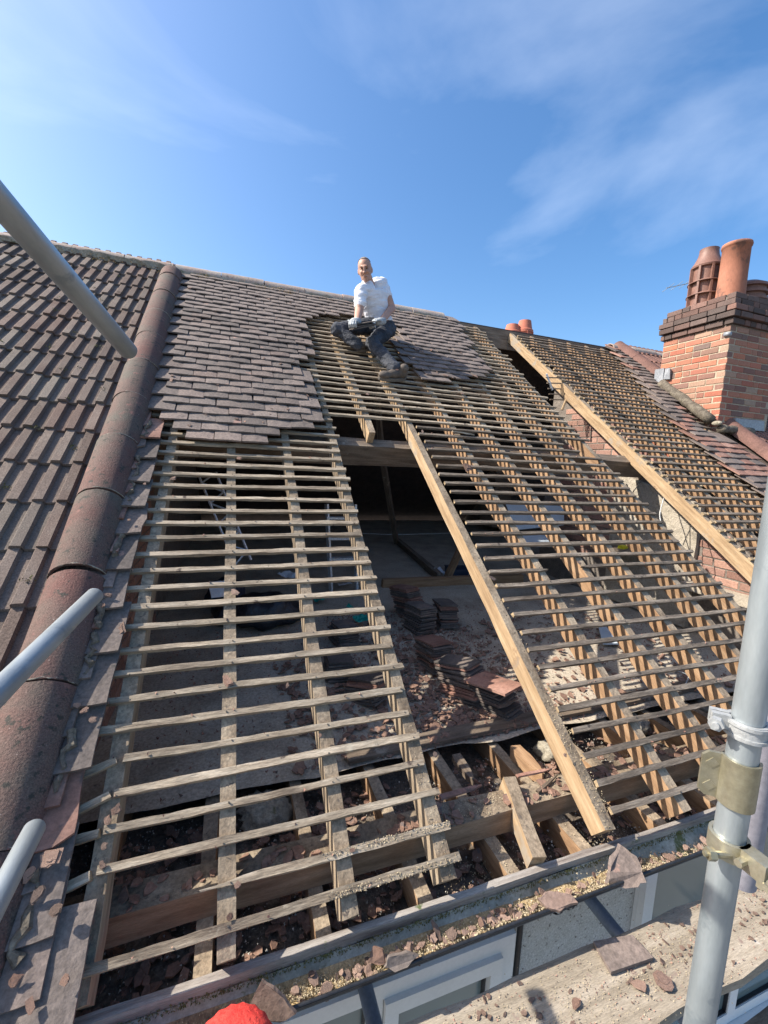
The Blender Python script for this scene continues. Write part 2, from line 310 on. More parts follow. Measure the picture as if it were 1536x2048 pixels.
# ---------------------------------------------------------------- loft shell
lf = MB()
nx, ny = 60, 60
def floor_sheet(x0,x1,y0,y1,z,nx,ny,amp,ragged=0):
    mb = MB(); 
    for j in range(ny+1):
        for i in range(nx+1):
            x = x0+(x1-x0)*i/nx; y = y0+(y1-y0)*j/ny
            if j == 0 and ragged: y += ragged*mnoise.noise((x*3,1,0))
            mb.v.append(Vector((x,y,z+amp*mnoise.noise((x*2.5,y*2.5,.3))+amp*.6*mnoise.noise((x*9,y*9,2)))))
    for j in range(ny):
        for i in range(nx):
            a = j*(nx+1)+i; mb.f.append((a,a+1,a+nx+2,a+nx+1)); mb.m.append(0)
    return mb
tag(floor_sheet(-1.5,4.84,.66,8.6,FZ,90,90,.010,.04).build('loft_floor', M_['floor'], smooth=True), kind='structure')
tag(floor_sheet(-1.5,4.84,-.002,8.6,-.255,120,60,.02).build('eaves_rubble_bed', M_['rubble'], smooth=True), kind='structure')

JU = [-1.30,-.95,-.60,-.25,.10,.44,.85,1.21,1.55,1.9,2.25,2.6,2.95,3.3]
for u in JU:
    p = plank(4.2, .052, .105, .2, .002, (0,1,0)); hp('joist', p, [M_['raf_top'],M_['raf_side']], Matrix.Translation((u,.0,-.14)) @ Matrix.Rotation(math.pi/2,4,'Z'))
hp('wall_plate', plank(6.3,.105,.095,.25,.003,(0,1,1)), [M_['raf_top'],M_['plate']], Matrix.Translation((-1.49,.218,-.045)))
hp('floor_board_edge', plank(2.6,.09,.02,.2,.003), M_['dark_wood'], Matrix.Translation((-.35,.72,-.092)) @ Matrix.Rotation(.02,4,'Z'))
# purlin, ridge board, struts, binders
hp('purlin', plank(6.3,.10,.19,.3,.003), M_['dark_wood'], rm(-1.49,2.60,-.121))
hp('ridge_board', plank(6.3,.035,.26,.3,.002), M_['dark_wood'], Matrix.Translation((-1.49,4.385,3.262)))
def bar(name, a, b, w, t, mats, parent=None, **k):
    a = Vector(a); b = Vector(b); d = (b-a); L = d.length; x = d.normalized()
    z = Vector((0,0,1)) - x*x.z
    z = z.normalized() if z.length > .05 else Vector((0,-1,0)); y = z.cross(x)
    M = Matrix((x,y,z)).transposed().to_4x4(); M.translation = a
    mb = plank(L,w,t,.25,.002,**k)
    if parent == 'house': return hp(name, mb, mats, M)
    return mb.build(name, mats, parent, M=M)
bar('strut', (1.881,5.79,FZ), (1.247,5.0,1.43), .075,.075, M_['dark_wood'], 'house')
bar('strut', (1.247,5.0,1.42), (.95,4.7,2.9), .075,.075, M_['dark_wood'], 'house')
bar('binder', (1.881,5.79,FZ+.09), (1.56,3.50,FZ+.09), .08,.09, M_['dark_wood'], 'house')
bar('binder', (.75,3.36,FZ+.10), (2.6,3.26,FZ+.10), .07,.10, M_['raf_side'], 'house')
bar('strut', atz(888,1158,FZ+.0), aty(930,1070,3.6), .07,.07, M_['raf_side'], 'house')

# back slope and side walls
bs = MB(); 
bs.add([(-6,4.4,3.29),(11,4.4,3.29),(11,9.2,-.3),(-6,9.2,-.3),(-6,4.4,3.19),(11,4.4,3.19),(11,9.1,-.4),(-6,9.1,-.4)], [(0,1,2,3),(7,6,5,4),(0,4,5,1),(3,2,6,7)])
hp('back_slope', bs, M_['under'])
def gable(x0, x1, ymin, n, ymax=8.7, zmin=-.3, top=None):
    mb = MB(); z0 = ymin*SA/CA + n/CA
    pts = [(ymin,zmin),(ymax,zmin),(ymax,max(zmin,3.3-(ymax-4.4)*.75+n)),(4.4,3.3+n/CA),(ymin,z0)]
    a = [(x0,y,z) for y,z in pts]; c = [(x1,y,z) for y,z in pts]
    mb.add(a+c, [(4,3,2,1,0),(5,6,7,8,9)]+[(i,(i+1)%5,5+(i+1)%5,5+i) for i in range(5)]); return mb
pw = hp('party_wall', gable(-1.66,-1.492,-.0,-.03), M_['pointing_dark'])
brick_me = {}
def brick_mesh(mat, l=.212, w=.10, h=.063):
    k = (mat, round(l,3))
    if k not in brick_me:
        ms = []
        for q in range(3):
            mb = MB(); mb.box((-l/2,-w/2,-h/2),(l/2,w/2,h/2), jit=.0022); 
            bm = bmesh.new(); me = mb.mesh('brick', M_[mat]); bm.from_mesh(me)
            bmesh.ops.bevel(bm, geom=list(bm.edges), offset=.004, segments=1, affect='EDGES'); bm.to_mesh(me); bm.free(); ms.append(me)
        brick_me[k] = ms
    return random.choice(brick_me[k])
def brick_wall_x(parent, x, face, y0, y1, z0, z1, mat, roofn=-.16, proud=.006, pm=None, skip=None):
    """bricks along y on a wall facing +-x; parent matrix is identity in world terms (uses HI)"""
    s = 1 if face > 0 else -1; z = z0; c = 0
    while z < z1:
        y = y0 - (.1125 if c % 2 else 0)
        while y < y1:
            yc = y+.1125
            if z+.05 < yc*SA/CA+roofn-.05*0 - .02 and yc < 4.3 and not (skip and skip(yc,z)):
                o = place('brick', brick_mesh(mat), parent)
                o.matrix_local = Matrix.Translation((x - s*(.05-proud), yc, z+.0375)) @ Matrix.Rotation(math.pi/2+U(-.01,.01),4,'Z') @ Matrix.Rotation(U(-.015,.015),4,'Y')
            y += .225
        z += .075; c += 1
brick_wall_x(pw, -1.492, 1, .35, 2.7, FZ, 2.1, 'brick_in')
br = MB(); br.add([(3.2,.85,-.2),(3.2,3.7,-.2),(3.2,3.7,3.7*.75-.17),(3.2,.85,.85*.75-.17),(3.4,.85,-.2),(3.4,3.7,-.2),(3.4,3.7,3.7*.75-.17),(3.4,.85,.85*.75-.17)],[(0,3,2,1),(4,5,6,7),(0,4,7,3),(1,2,6,5),(3,7,6,2)])
breast = hp('chimney_breast', br, M_['pointing_dark'])
brick_wall_x(breast, 3.2, -1, .86, 3.3, .30, 2.6, 'brick_in', skip=lambda y,z: 1.6 < y < 2.55 and z < 1.30)
pg = MB(); N = 22
for j in range(N+1):
    for i in range(N+1):
        y = 1.57+(2.52-1.57)*i/N; z = -.1+1.42*j/N*(.82+.18*i/N)
        pg.v.append(Vector((3.155-.012*mnoise.noise((y*6,z*6,0))-.006*mnoise.noise((y*19,z*19,4)),y,z)))
for j in range(N):
    for i in range(N):
        a = j*(N+1)+i; pg.f.append((a,a+N+1,a+N+2,a+1)); pg.m.append(0)
b0 = len(pg.v)
edge = [i for i in range(N+1)] + [(j+1)*(N+1)+N for j in range(N)] + [N*(N+1)+i for i in range(N-1,-1,-1)] + [j*(N+1) for j in range(N-1,0,-1)]
pg.v += [Vector((3.21,pg.v[i].y,pg.v[i].z)) for i in edge]
for k in range(len(edge)):
    k2 = (k+1)%len(edge); pg.f.append((edge[k],edge[k2],b0+k2,b0+k)); pg.m.append(0)
hp('parging', pg, M_['render'], parent=breast).matrix_local = Matrix()
lg = MB(); lg.box((3.0,.86,.30),(3.195,1.56,.36)); hp('ledge', lg, M_['floor'], parent=breast).matrix_local = Matrix()
hp('party_wall', gable(4.88,5.05,-.0,-.03), M_['pointing_dark'])

# ---------------------------------------------------------------- rafters
def rafter(u, v0, v1, mats, w=.05, d=.10, wob=.006, lean=0):
    p = plank(v1-v0, w, d, .15, .0018, (0,1,1), wob=wob)
    hp('rafter', p, mats, ROOF @ Matrix.Translation((u,v0,-.019)) @ Matrix.Rotation(math.pi/2+lean,4,'Z'))
RM = [M_['raf_top'], M_['raf_side']]; RF = [M_['raf_top'], M_['fresh']]
for u, v0 in ((-1.235,-.07),(-.885,-.065),(-.53,-.06),(-.19,-.045)): rafter(u+U(-.004,.004), v0, 5.42, [M_['raf_top'],M_['raf_pale']])
rafter(.146, 2.60, 5.42, RF)
rafter(.512, -.05, 5.42, RF, w=.05, d=.098)
for i,u in enumerate((.915,1.27,1.60,1.94,2.285)): rafter(u, -.06+.01*i, 5.42, RM, lean=U(-.004,.004))
rafter(2.89, .0, 5.40, RF, w=.052, d=.115)
for u in (3.24,3.58,3.92,4.26,4.58): rafter(u, .0, 5.42, RM)

# ---------------------------------------------------------------- battens
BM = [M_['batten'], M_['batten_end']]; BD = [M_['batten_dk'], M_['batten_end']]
def batten(u0, u1, k, v=None, dv=0, dn=0, t0=0, t1=0, n0=0, fresh0=False):
    """from u0 to u1 at course k; dv, dn = rise from the left end to the right end"""
    v = .1*k + U(-.005,.005) if v is None else v
    L = u1-u0; a = math.atan2(dv, L); c = -math.atan2(dn, L)
    p = plank(L, U(.020,.025), U(.016,.020), .06, .0018, (0,0,1 if (fresh0 or R()<.25) else 0), t0, t1, wob=.007)
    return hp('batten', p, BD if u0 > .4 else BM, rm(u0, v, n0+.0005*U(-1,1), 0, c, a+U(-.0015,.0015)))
for k in range(0, 28):
    e = -.160 + U(-.018,.02)
    if k == 0: e = -.135
    if k == 0: batten(-1.235, e, k)
    elif k == 1:
        batten(-.955, e+.01, k, t0=.16)
        batten(-1.37, -1.262, k, v=.075, dv=.02, dn=.012, n0=-.012)
    elif 2 <= k <= 5:
        s = -1.235+U(-.02,.02)
        batten(s, e, k)
        drop = (0,0,.036,.012,.050,.044)[k]
        batten(-1.39, s-.006, k, v=.1*k-drop, dv=drop-.002, dn=.02, n0=-.018)
    else: batten(-1.372+U(-.01,.012), e, k)
for k in range(0, 28):
    s = .545+U(-.008,.012); e = 2.33+U(-.05,.035)
    if k == 12: batten(s, .955, k, t1=.03); batten(1.225, e, k, t0=.05, dv=.0); continue
    if k == 25: e = 2.10
    if k == 26: e = 1.99
    if k < 3: e = 2.7
    batten(s, e, k, fresh0=True)
for k in range(28, 54):
    batten(-1.36, 2.32+U(-.04,.045), k)
for k in range(4, 54):
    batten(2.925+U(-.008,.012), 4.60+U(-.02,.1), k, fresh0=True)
nh = MB()
for k in range(0, 20):
    for u in (-1.235,-.885,-.53,-.19,.512,.915,1.27,1.60,1.94,2.285):
        if k == 1 and u < -.9 or R() < .15: continue
        p = W(u+U(-.015,.015), .1*k+U(-.006,.006), .0); nh.tube([p-NR*.004, p+NR*U(.001,.006)], U(.0022,.0032), 6)
tag(hp('nail_heads', nh, M_['wire_dark']), kind='stuff')
# the sawn stubs left along the far opening
for k in range(8, 53):
    if R() < .8:
        p = plank(U(.03,.06), .025, .019, .05, .0015, (0,0,0)); hp('batten_stub', p, [M_['batten_end']], rm(2.872-U(.0,.018), .1*k+U(-.004,.004), .0006))

# ---------------------------------------------------------------- plain tiles
def tile_variant(kind):
    mb = MB(); w = .162; L = .262; th = .0115; nxx, nyy = 4, 4
    rag = {'whole':.0012,'worn':.004,'broken':.016}[kind]
    top = []; 
    for j in range(nyy+1):
        for i in range(nxx+1):
            x = -w/2+w*i/nxx; y = L*j/nyy
            if i in (0,nxx): x += U(-rag,rag)*.5
            if j == 0: y += abs(U(-rag,rag)) + (rag if i in (0,nxx) and kind != 'whole' else 0)
            z = -.010*(y/L)**2*.5 + .003*(1-(2*x/w)**2) + (U(-.0016,.0016) if kind != 'whole' else 0)
            top.append(Vector((x,y,z)))
    nb = len(top)
    mb.v = [q+Vector((0,0,th)) for q in top] + top
    for j in range(nyy):
        for i in range(nxx):
            a = j*(nxx+1)+i; mb.f.append((a,a+1,a+nxx+2,a+nxx+1)); mb.m.append(0)
    ring = [i for i in range(nxx+1)] + [(j+1)*(nxx+1)+nxx for j in range(nyy)] + [nyy*(nxx+1)+i for i in range(nxx-1,-1,-1)] + [j*(nxx+1) for j in range(nyy-1,0,-1)]
    for k in range(len(ring)):
        a, c = ring[k], ring[(k+1)%len(ring)]; mb.f.append((a,nb+a,nb+c,c)); mb.m.append(0)
    mb.f.append(tuple(nb+i for i in reversed(ring))); mb.m.append(0)
    return mb
TV = {k: [tile_variant(k) for _ in range(5)] for k in ('whole','worn','broken')}
TME = {(k,m): [q.mesh('plain_tile', M_[m]) for q in TV[k]] for k in TV for m in ('tile','tile_red','tile_dark')}
def lerp_poly(P, v):
    if v <= P[0][0]: return P[0][1]
    for (a,x),(b_,y) in zip(P, P[1:]):
        if v <= b_: return x+(y-x)*(v-a)/(b_-a)
    return P[-1][1]
E1 = [(2.28,-.60),(2.36,-.52),(2.42,-.44),(2.48,-.30),(2.6,-.19),(2.72,-.27),(2.93,-.26),(3.16,-.29),(3.33,-.38),(3.45,-.33),(3.6,-.22),(3.8,-.18),(4.05,-.16),(4.28,-.17),(4.45,-.15),(4.56,-.06),(4.68,.08),(4.76,.24),(4.84,.5),(4.86,1.92),(5.18,1.98),(5.35,2.05)]
P2L = [(3.53,.84),(3.71,.86),(3.88,.78),(4.2,.82),(4.52,1.02),(4.65,.95),(4.84,.9)]
P2R = [(3.53,1.10),(3.6,1.50),(3.84,1.78),(4.09,1.80),(4.57,1.84),(4.84,1.92)]
spots = []
for k in range(23, 54):
    v = .1*k - .018
    off = .0825*(k % 2)
    u = -1.40 + off
    lo = -1.17 if k == 23 else (-1.36 if k > 24 else -1.25)
    e = lerp_poly(E1, v)
    while u+.165 <= e+.06:
        if u+.0825 > lo: spots.append((u+.0825, v, R() if u+.25 > e or k < 26 else R()*.8))
        u += .1655
    if 35 <= k < 49:
        a = lerp_poly(P2L, v); e = lerp_poly(P2R, v); u = -1.40+off
        while u+.165 <= e+.07:
            if u+.0825 > a: spots.append((u+.0825, v, R()*(1.0 if u < a+.2 or k < 38 else .8)))
            u += .1655
spots.sort(key=lambda s: s[1])
rest = MB()
for i,(u,v,q) in enumerate(spots):
    kind = 'broken' if q > .9 else ('worn' if q > .42 else 'whole')
    far = v < 3.7 or True
    M = rm(u+U(-.004,.004), v+U(-.007,.007)*(1.6 if kind == 'broken' else 1), .036+U(0,.006), -.120+U(-.018,.012), U(-.022,.022), U(-.016,.016))
    if i < 170:
        hpm('plain_tile', random.choice(TME[(kind,'tile')]), M)
    else:
        mb = random.choice(TV[kind]); rest.add([M @ p for p in mb.v], mb.f)
tag(hp('upper_tile_courses', rest, M_['tile']), kind='stuff')
# column of tiles left against the capping
for k in range(-2, 25):
    e = -1.345 + (.05 if k % 2 else -.02) + U(-.012,.012)
    if k <= 0: e += .07
    q = R(); kind = 'broken' if q > .8 else 'worn'
    hpm('plain_tile', random.choice(TME[(kind,'tile_red' if R() < .45 else 'tile')]), rm(e-.0825, .1*k-.03+U(-.01,.01), .034+U(0,.006), -.118+U(-.03,.01), U(-.03,.05), U(-.03,.03)))
    if k <= 1:
        hpm('plain_tile', random.choice(TME[('worn','tile_red' if R() < .5 else 'tile')]), rm(e-.25, .1*k-.03+U(-.01,.01), .036, -.118, U(-.03,.03), U(-.03,.03)))
# strip of tiles left against the far verge
VL = [(1.5,3.95),(1.88,3.93),(2.26,3.90),(2.68,3.90),(3.0,3.95),(3.4,4.03),(3.98,4.28),(4.84,4.56),(5.4,4.70)]
for k in range(15, 54):
    v = .1*k; a = lerp_poly(VL, v)+(.06 if k % 2 else 0)+U(-.01,.01)
    top = 4.66 if v < 3.2 else (4.56 if v < 3.4 else 4.72)
    if v > 4.4: top = 4.88
    u = a
    while u < min(top, a+.30 if v>2.9 else a+.62):
        hpm('plain_tile', random.choice(TME[('worn' if R()<.6 else 'whole','tile_red' if R() < (.5 if v < 2.9 else .22) else 'tile')]), rm(u+.0825, v+U(-.006,.006), .036+U(0,.005), -.12+U(-.015,.01), U(-.03,.02), U(-.02,.02)))
        u += .1655

# ---------------------------------------------------------------- ridge tiles
def half_round(L, r0, r1, prof=None, th=.012, seg=14, squash=1.0, dome=False, nl=5):
    """half-round tile along +y, open below, r0 at y=0"""
    mb = MB(); rows = []
    ys = [L*i/nl for i in range(nl+1)]
    for y in ys:
        t = y/L; r = r0+(r1-r0)*t
        if dome and t > .55: r *= math.sqrt(max(.02,1-((t-.55)/.45)**2*.97))
        rows.append([(r*math.cos(math.pi*k/seg)*-1, y+U(-.001,.001), r*squash*math.sin(math.pi*k/seg)*(1+U(-.006,.006))) for k in range(seg+1)])
    n = seg+1
    for rw in rows: mb.v += [Vector(p) for p in rw]
    for rw in rows: mb.v += [Vector((p[0]*(1-th/r0),p[1],p[2]-th*(p[2]/(r0*squash)))) for p in rw]
    o = n*len(rows)
    for i in range(len(rows)-1):
        for k in range(seg):
            a = i*n+k; mb.f += [(a,a+n,a+n+1,a+1),(o+a+1,o+a+n+1,o+a+n,o+a)]; mb.m += [0,0]
    for k in range(seg):
        mb.f += [(k,k+1,o+k+1,o+k)]; e = (len(rows)-1)*n+k; mb.f += [(e+1,e,o+e,o+e+1)]; mb.m += [0,0]
    for i in range(len(rows)-1):
        a = i*n; mb.f += [(a,o+a,o+a+n,a+n)]; c = i*n+seg; mb.f += [(c,c+n,o+c+n,o+c)]; mb.m += [0,0]
    return mb
def sharp(me, ang=38):
    try: me.set_sharp_from_angle(angle=math.radians(ang))
    except Exception: pass
    return me
ridge_me = []
for q in range(3):
    me = sharp(half_round(.458,.125,.125,squash=.92).mesh('ridge_tile', M_['ridge'], True)); ridge_me.append(me)
def ridge_at(x, y=4.395, z=3.235): return Matrix.Translation((x,y+U(-.006,.006),z+U(-.008,.008))) @ Matrix.Rotation(-math.pi/2+U(-.012,.012),4,'Z')
for i in range(7): hpm('ridge_tile', ridge_me[i%3], ridge_at(-1.47+.466*i))
hp('ridge_bedding', plank(3.2,.20,.05,.07,.010), M_['mortar'], Matrix.Translation((-1.47,4.36,3.262)))

# ---------------------------------------------------------------- eaves: fascia, gutter, wall, windows
hp('fascia_board', plank(6.3,.024,.115,.1,.0015,wob=.004), M_['fascia'], Matrix.Translation((-1.49,-.014,-.128)))
sf = MB(); sf.box((-1.5,-.002,-.262),(4.8,.06,-.255)); hp('soffit', sf, M_['upvc'])
gt = MB(); seg = 12; x0, x1 = -1.5, 4.4; gy, gz, gr = -.077, -.158, .049
for rr, flip, mi in ((gr,False,0),(gr+.0035,True,1)):
    for i in range(31):
        x = x0+(x1-x0)*i/30; sag = .004*math.sin(x*1.9)
        for k in range(seg+1):
            a = math.pi*k/seg; gt.v.append(Vector((x, gy+rr*math.cos(a), gz-rr*math.sin(a)+sag)))
    o = 0 if not flip else 31*(seg+1)
    for i in range(30):
        for k in range(seg):
            a = o+i*(seg+1)+k; f = (a,a+1,a+seg+2,a+seg+1); gt.f.append(f if not flip else f[::-1]); gt.m.append(mi)
gutter = hp('gutter', gt, [M_['gutter_in'], M_['black']], smooth=True)
lip = MB(); lip.tube([(x0+(x1-x0)*i/30, gy-gr-.002, gz+.004*math.sin((x0+(x1-x0)*i/30)*1.9)+.001) for i in range(31)], .0055, 8)
hp('gutter_lip', lip, M_['black'], parent=gutter, smooth=True).matrix_local = Matrix()
for x in (-.93, .20):
    u = MB(); 
    for xx,ww,rr in ((x,.055,.056),(x-.012,.012,.060),(x+.04,.010,.060)):
        pts = []
        for s in (0,1):
            for k in range(9):
                a = math.pi*(.42+.62*k/8); pts.append(Vector((xx+s*ww, gy+rr*math.cos(a), gz-rr*math.sin(a))))
        u.add(pts, [(k,k+1,k+10,k+9) for k in range(8)])
        u.tube([(xx,gy-rr,gz+.006),(xx+ww,gy-rr,gz+.006)], .009, 8)
    hp('gutter_union', u, M_['black'], parent=gutter).matrix_local = Matrix()
wl_ = MB(); wl_.box((-1.5,.052,-5.6),(4.9,.24,-.285)); wall = hp('front_wall', wl_, M_['dash'])
def window(x0, x1, z0, z1, splits, opener=None):
    mb = MB(); y0, y1 = .004, .050; w = .06
    root = MB(); root.box((x0,y0+.03,z0),(x1,y1,z1)); win = hp('window', root, M_['upvc'])
    fr = MB()
    for a in ((x0,z0,x1,z0+w),(x0,z1-w,x1,z1),(x0,z0+w,x0+w,z1-w),(x1-w,z0+w,x1,z1-w)):
        fr.box((a[0],y0,a[1]),(a[2],y0+.029,a[3]))
    for s in splits: fr.box((s-w/2,y0,z0+w),(s+w/2,y0+.029,z1-w))
    hp('frame', fr, M_['upvc'], parent=win).matrix_local = Matrix()
    xs = [x0+w]+[q for s in splits for q in (s-w/2,s+w/2)]+[x1-w]
    for i in range(0,len(xs),2):
        a, c = xs[i], xs[i+1]
        if opener == i//2:
            ob = MB(); e = .055
            for bx in ((a,z1-w-e,c,z1-w),(a,z0+w,c,z0+w+e),(a,z0+w+e,a+e,z1-w-e),(c-e,z0+w+e,c,z1-w-e)):
                ob.box((bx[0]+.003,y0-.018,bx[1]),(bx[2]-.003,y0+.012,bx[3]))
            hp('opening_sash', ob, M_['upvc'], parent=win).matrix_local = Matrix()
            a += e; c -= e
        pn = MB(); pn.box((a-.004,y0+.022,z0+w),(c+.004,y0+.027,z1-w)); hp('pane', pn, M_['glass'], parent=win).matrix_local = Matrix()
        gk = MB(); zb, zt = (z0+w+(.055 if opener == i//2 else 0), z1-w-(.055 if opener == i//2 else 0)); g_ = .007
        for bx in ((a,zb,c,zb+g_),(a,zt-g_,c,zt),(a,zb+g_,a+g_,zt-g_),(c-g_,zb+g_,c,zt-g_)): gk.box((bx[0],y0+.006,bx[1]),(bx[2],y0+.0215,bx[3]))
        hp('gasket', gk, M_['black'], parent=win).matrix_local = Matrix()
    sl_ = MB(); sl_.box((x0-.03,-.045,z0-.04),(x1+.03,y1+.001,z0-.003)); hp('sill', sl_, M_['upvc'], parent=win).matrix_local = Matrix()
window(-.95, .135, -1.55, -.40, [-.42], 1)
window(.80, 2.4, -1.45, -.31, [1.55])
dp = MB(); dp.tube([(.165,.02,-.25),(.165,.02,-1.4)], .011, 10); hp('cable_duct', dp, M_['black'])

# ---------------------------------------------------------------- left neighbour: interlocking tiles and half-round capping
nb = empty('neighbour_house', (-3.2,4.4,-5.6), 'next-door roof of ribbed interlocking concrete tiles beyond the half-round capping', 'house')
NI = Matrix.Translation((3.2,-4.4,5.6))
def np_(name, me, M): o = place(name, me, nb); o.matrix_local = NI @ M; return o
dk = MB(); dk.box((-6,-.2,-.06),(-1.5,5.5,-.03)); np_('roof_deck', dk.mesh('roof_deck', M_['under']), ROOF)
def inter_tile():
    mb = MB(); L = .335; th = .018; h = .021
    prof = [(0,0),(.004,h*.95),(.008,h),(.047,h),(.054,0),(.096,0),(.103,h*.95),(.107,h),(.145,h),(.152,0),(.1945,0)]
    n = len(prof); ny = 3
    for lev in (0,1):
        for j in range(ny+1):
            for (x,z) in prof: mb.v.append(Vector((x+U(-.0008,.0008), L*j/ny+(U(-.003,.003) if j == 0 else 0), z-lev*th+U(-.0008,.0008))))
    o = n*(ny+1)
    for j in range(ny):
        for i in range(n-1):
            a = j*n+i; mb.f += [(a,a+1,a+n+1,a+n),(o+a+n,o+a+n+1,o+a+1,o+a)]
    for i in range(n-1): mb.f.append((i,o+i,o+i+1,i+1))
    for j in range(ny): a = j*n; mb.f += [(a,a+n,o+a+n,o+a),(a+n-1,o+a+n-1,o+a+2*n-1,a+2*n-1)]
    mb.m = [0]*len(mb.f); return mb.mesh('interlocking_tile', M_['inter'])
IT = [inter_tile() for _ in range(4)]
for i in range(-5, 14):
    v = 1.407+.3015*i
    for c in range(0, 11):
        u = -1.686-.1955*c + .006*math.sin(i)
        if v > 5.35 or u < -3.5 or (v < 1.6 and c > 4): continue
        np_('interlocking_tile', random.choice(IT), rm(u+U(-.002,.002), v+U(-.006,.006), .030+U(0,.003), -.055+U(-.008,.008), U(-.006,.006), U(-.006,.006)))
cap = [sharp(half_round(.4665,.1115,.1110,nl=4).mesh('capping_tile', M_['bonnet'], True)) for _ in range(4)]
capd = half_round(.36,.1115,.111,dome=True,nl=14).mesh('capping_tile', M_['bonnet'], True)
jv = [-.19,.28,.755,1.25,1.73,2.19,2.655,3.125,3.59,4.06,4.55]
for i,v in enumerate(jv): np_('capping_tile', cap[i%4], rm(-1.497+U(-.003,.003), v, .006+U(-.002,.002), 0, 0, U(-.006,.006)))
np_('capping_tile', capd, rm(-1.495, 5.03, .008))
for v in jv[1:]+[5.03]:
    mb = MB(); pts = [Vector((-.1105*math.cos(math.pi*k/18), U(-.003,.003), .1105*math.sin(math.pi*k/18))) for k in range(1,18)]
    mb.tube(pts, [U(.0012,.0035) for _ in pts], 5); np_('mortar_joint', mb.mesh('mortar_joint', M_['mortar']), rm(-1.497, v+.003, .006))
for i in range(13):   # bedding mortar down the open side
    v0 = .05+.185*i
    mb = MB(); pts = [Vector((U(-.014,.012), j*.022+U(-.006,.006), U(-.008,.006))) for j in range(9)]; mb.tube(pts, [U(.003,.017) for _ in pts], 6)
    if i not in (1,3,6,8,11): np_('bedding_mortar', mb.mesh('bedding_mortar', M_['mortar_dirty']), rm(-1.372, v0, .044))
for i in range(5): np_('ridge_tile', ridge_me[i%3], ridge_at(-1.95-.466*i, 4.40, 3.25))
mb = plank(2.6,.22,.06,.06,.012); np_('ridge_bedding', mb.mesh('ridge_bedding', M_['mortar']), Matrix.Translation((-4.1,4.345,3.285)))

# ---------------------------------------------------------------- right neighbour
rb = empty('neighbour_house', (6.5,4.4,-5.6), 'next-door house with red-brown tiled roof behind the brick chimney', 'house')
RI = Matrix.Translation((-6.5,-4.4,5.6))
def rp_(name, me, M): o = place(name, me, rb); o.matrix_local = RI @ M; return o
dk = MB(); dk.box((4.86,-.2,-.06),(11,5.5,-.03)); rp_('roof_deck', dk.mesh('roof_deck', M_['under']), ROOF)
IT2 = []
for me in IT:
    m2 = me.copy(); m2.materials[0] = M_['tile_brown']; IT2.append(m2)
for i in range(4, 14):
    for c in range(0, 12):
        rp_('interlocking_tile', random.choice(IT2), rm(5.02+.1955*c, 1.407+.3015*i, .03, -.055))
rr_me = sharp(half_round(.466,.110,.109,nl=4).mesh('capping_tile', M_['tile_brown'], True))
for i in range(12): rp_('capping_tile', rr_me, rm(4.93, -.1+.466*i, .01, 0, 0, U(-.01,.01)))
for i in range(9): rp_('ridge_tile', ridge_me[i%3], ridge_at(4.75+.466*i, 4.39, 3.23))
# ================================================================ chimney stack
CX, CY0, CY1 = 4.70, 2.54, 3.40
ch = empty('chimney_stack', (5.15,2.97,1.3), 'red brick chimney stack with corbelled sooty top beside the stripped roof', 'chimney')
CI = Matrix.Translation((-5.15,-2.97,-1.3))
def cp(name, me, M=None, parent=None):
    o = place(name, me, parent or ch); o.matrix_local = (CI @ (M or Matrix())) if parent is None else (M or Matrix()); return o
core = MB(); core.box((CX+.006,CY0+.006,1.2),(5.62,CY1-.006,3.12)); cp('pointing_core', core.mesh('pointing_core', M_['pointing']))
core = MB(); core.box((CX+.008,CY0+.008,3.12),(5.62,CY1-.008,3.49)); cp('corbel_core', core.mesh('corbel_core', M_['pointing_dark']))
def course(z, c, mat, off):
    x0, y0, y1 = CX-off, CY0-off, CY1+off
    def br(yc, xc, l, rot):
        cp('brick', brick_mesh(mat, l), Matrix.Translation((xc,yc,z+.0345)) @ Matrix.Rotation(rot+U(-.008,.008),4,'Z') @ Matrix.Rotation(U(-.008,.008),4,'Y'))
    # left face (bricks along y)
    y = y0 + (.1115 if c % 2 else 0)
    while y < y1-.03:
        l = min(.215 if (R() > .22 or y < y0+.2) else .102, y1-y); 
        if l > .05: br(y+l/2, x0+.05, l-.009, math.pi/2)
        y += l
    # front face (bricks along x)
    x = x0 + (0 if c % 2 else .1115)
    while x < 5.5:
        l = .215 if R() > .3 or x < x0+.2 else .102
        br(y0+.05, x+l/2, l-.009, 0); x += l
nc = 0; z = 1.40
while z < 3.10: course(z, nc, 'brick', 0.0); z += .0755; nc += 1
for off, mat in ((.030,'brick_soot'),(.062,'brick_soot'),(.060,'brick_soot'),(.028,'brick_soot'),(.004,'brick_soot')):
    course(z, nc, mat, off); z += .0755; nc += 1
ZT = z
fl = MB(); nn = 14
for j in range(nn+1):
    for i in range(nn+1):
        a = i/nn; c_ = j/nn; e = min(a,1-a,c_,1-c_)
        fl.v.append(Vector((CX+.0+.95*a, CY0+.0+.86*c_, ZT-.03+.10*min(1,e*3.2)**.7*(1 if e>0 else 0)+.02*mnoise.noise((a*6,c_*6,1)))))
for j in range(nn):
    for i in range(nn): a = j*(nn+1)+i; fl.f.append((a,a+1,a+nn+2,a+nn+1)); fl.m.append(0)
fm = pmat('mossy_flaunching', [(.22,.20,.15),(.30,.28,.21),(.34,.33,.26)], 7, bump=1, bscale=50, fine=.4, spots=[((.28,.25,.05),9,.60),((.09,.09,.05),20,.62)])
cp('flaunching', fl.mesh('flaunching', fm, True))
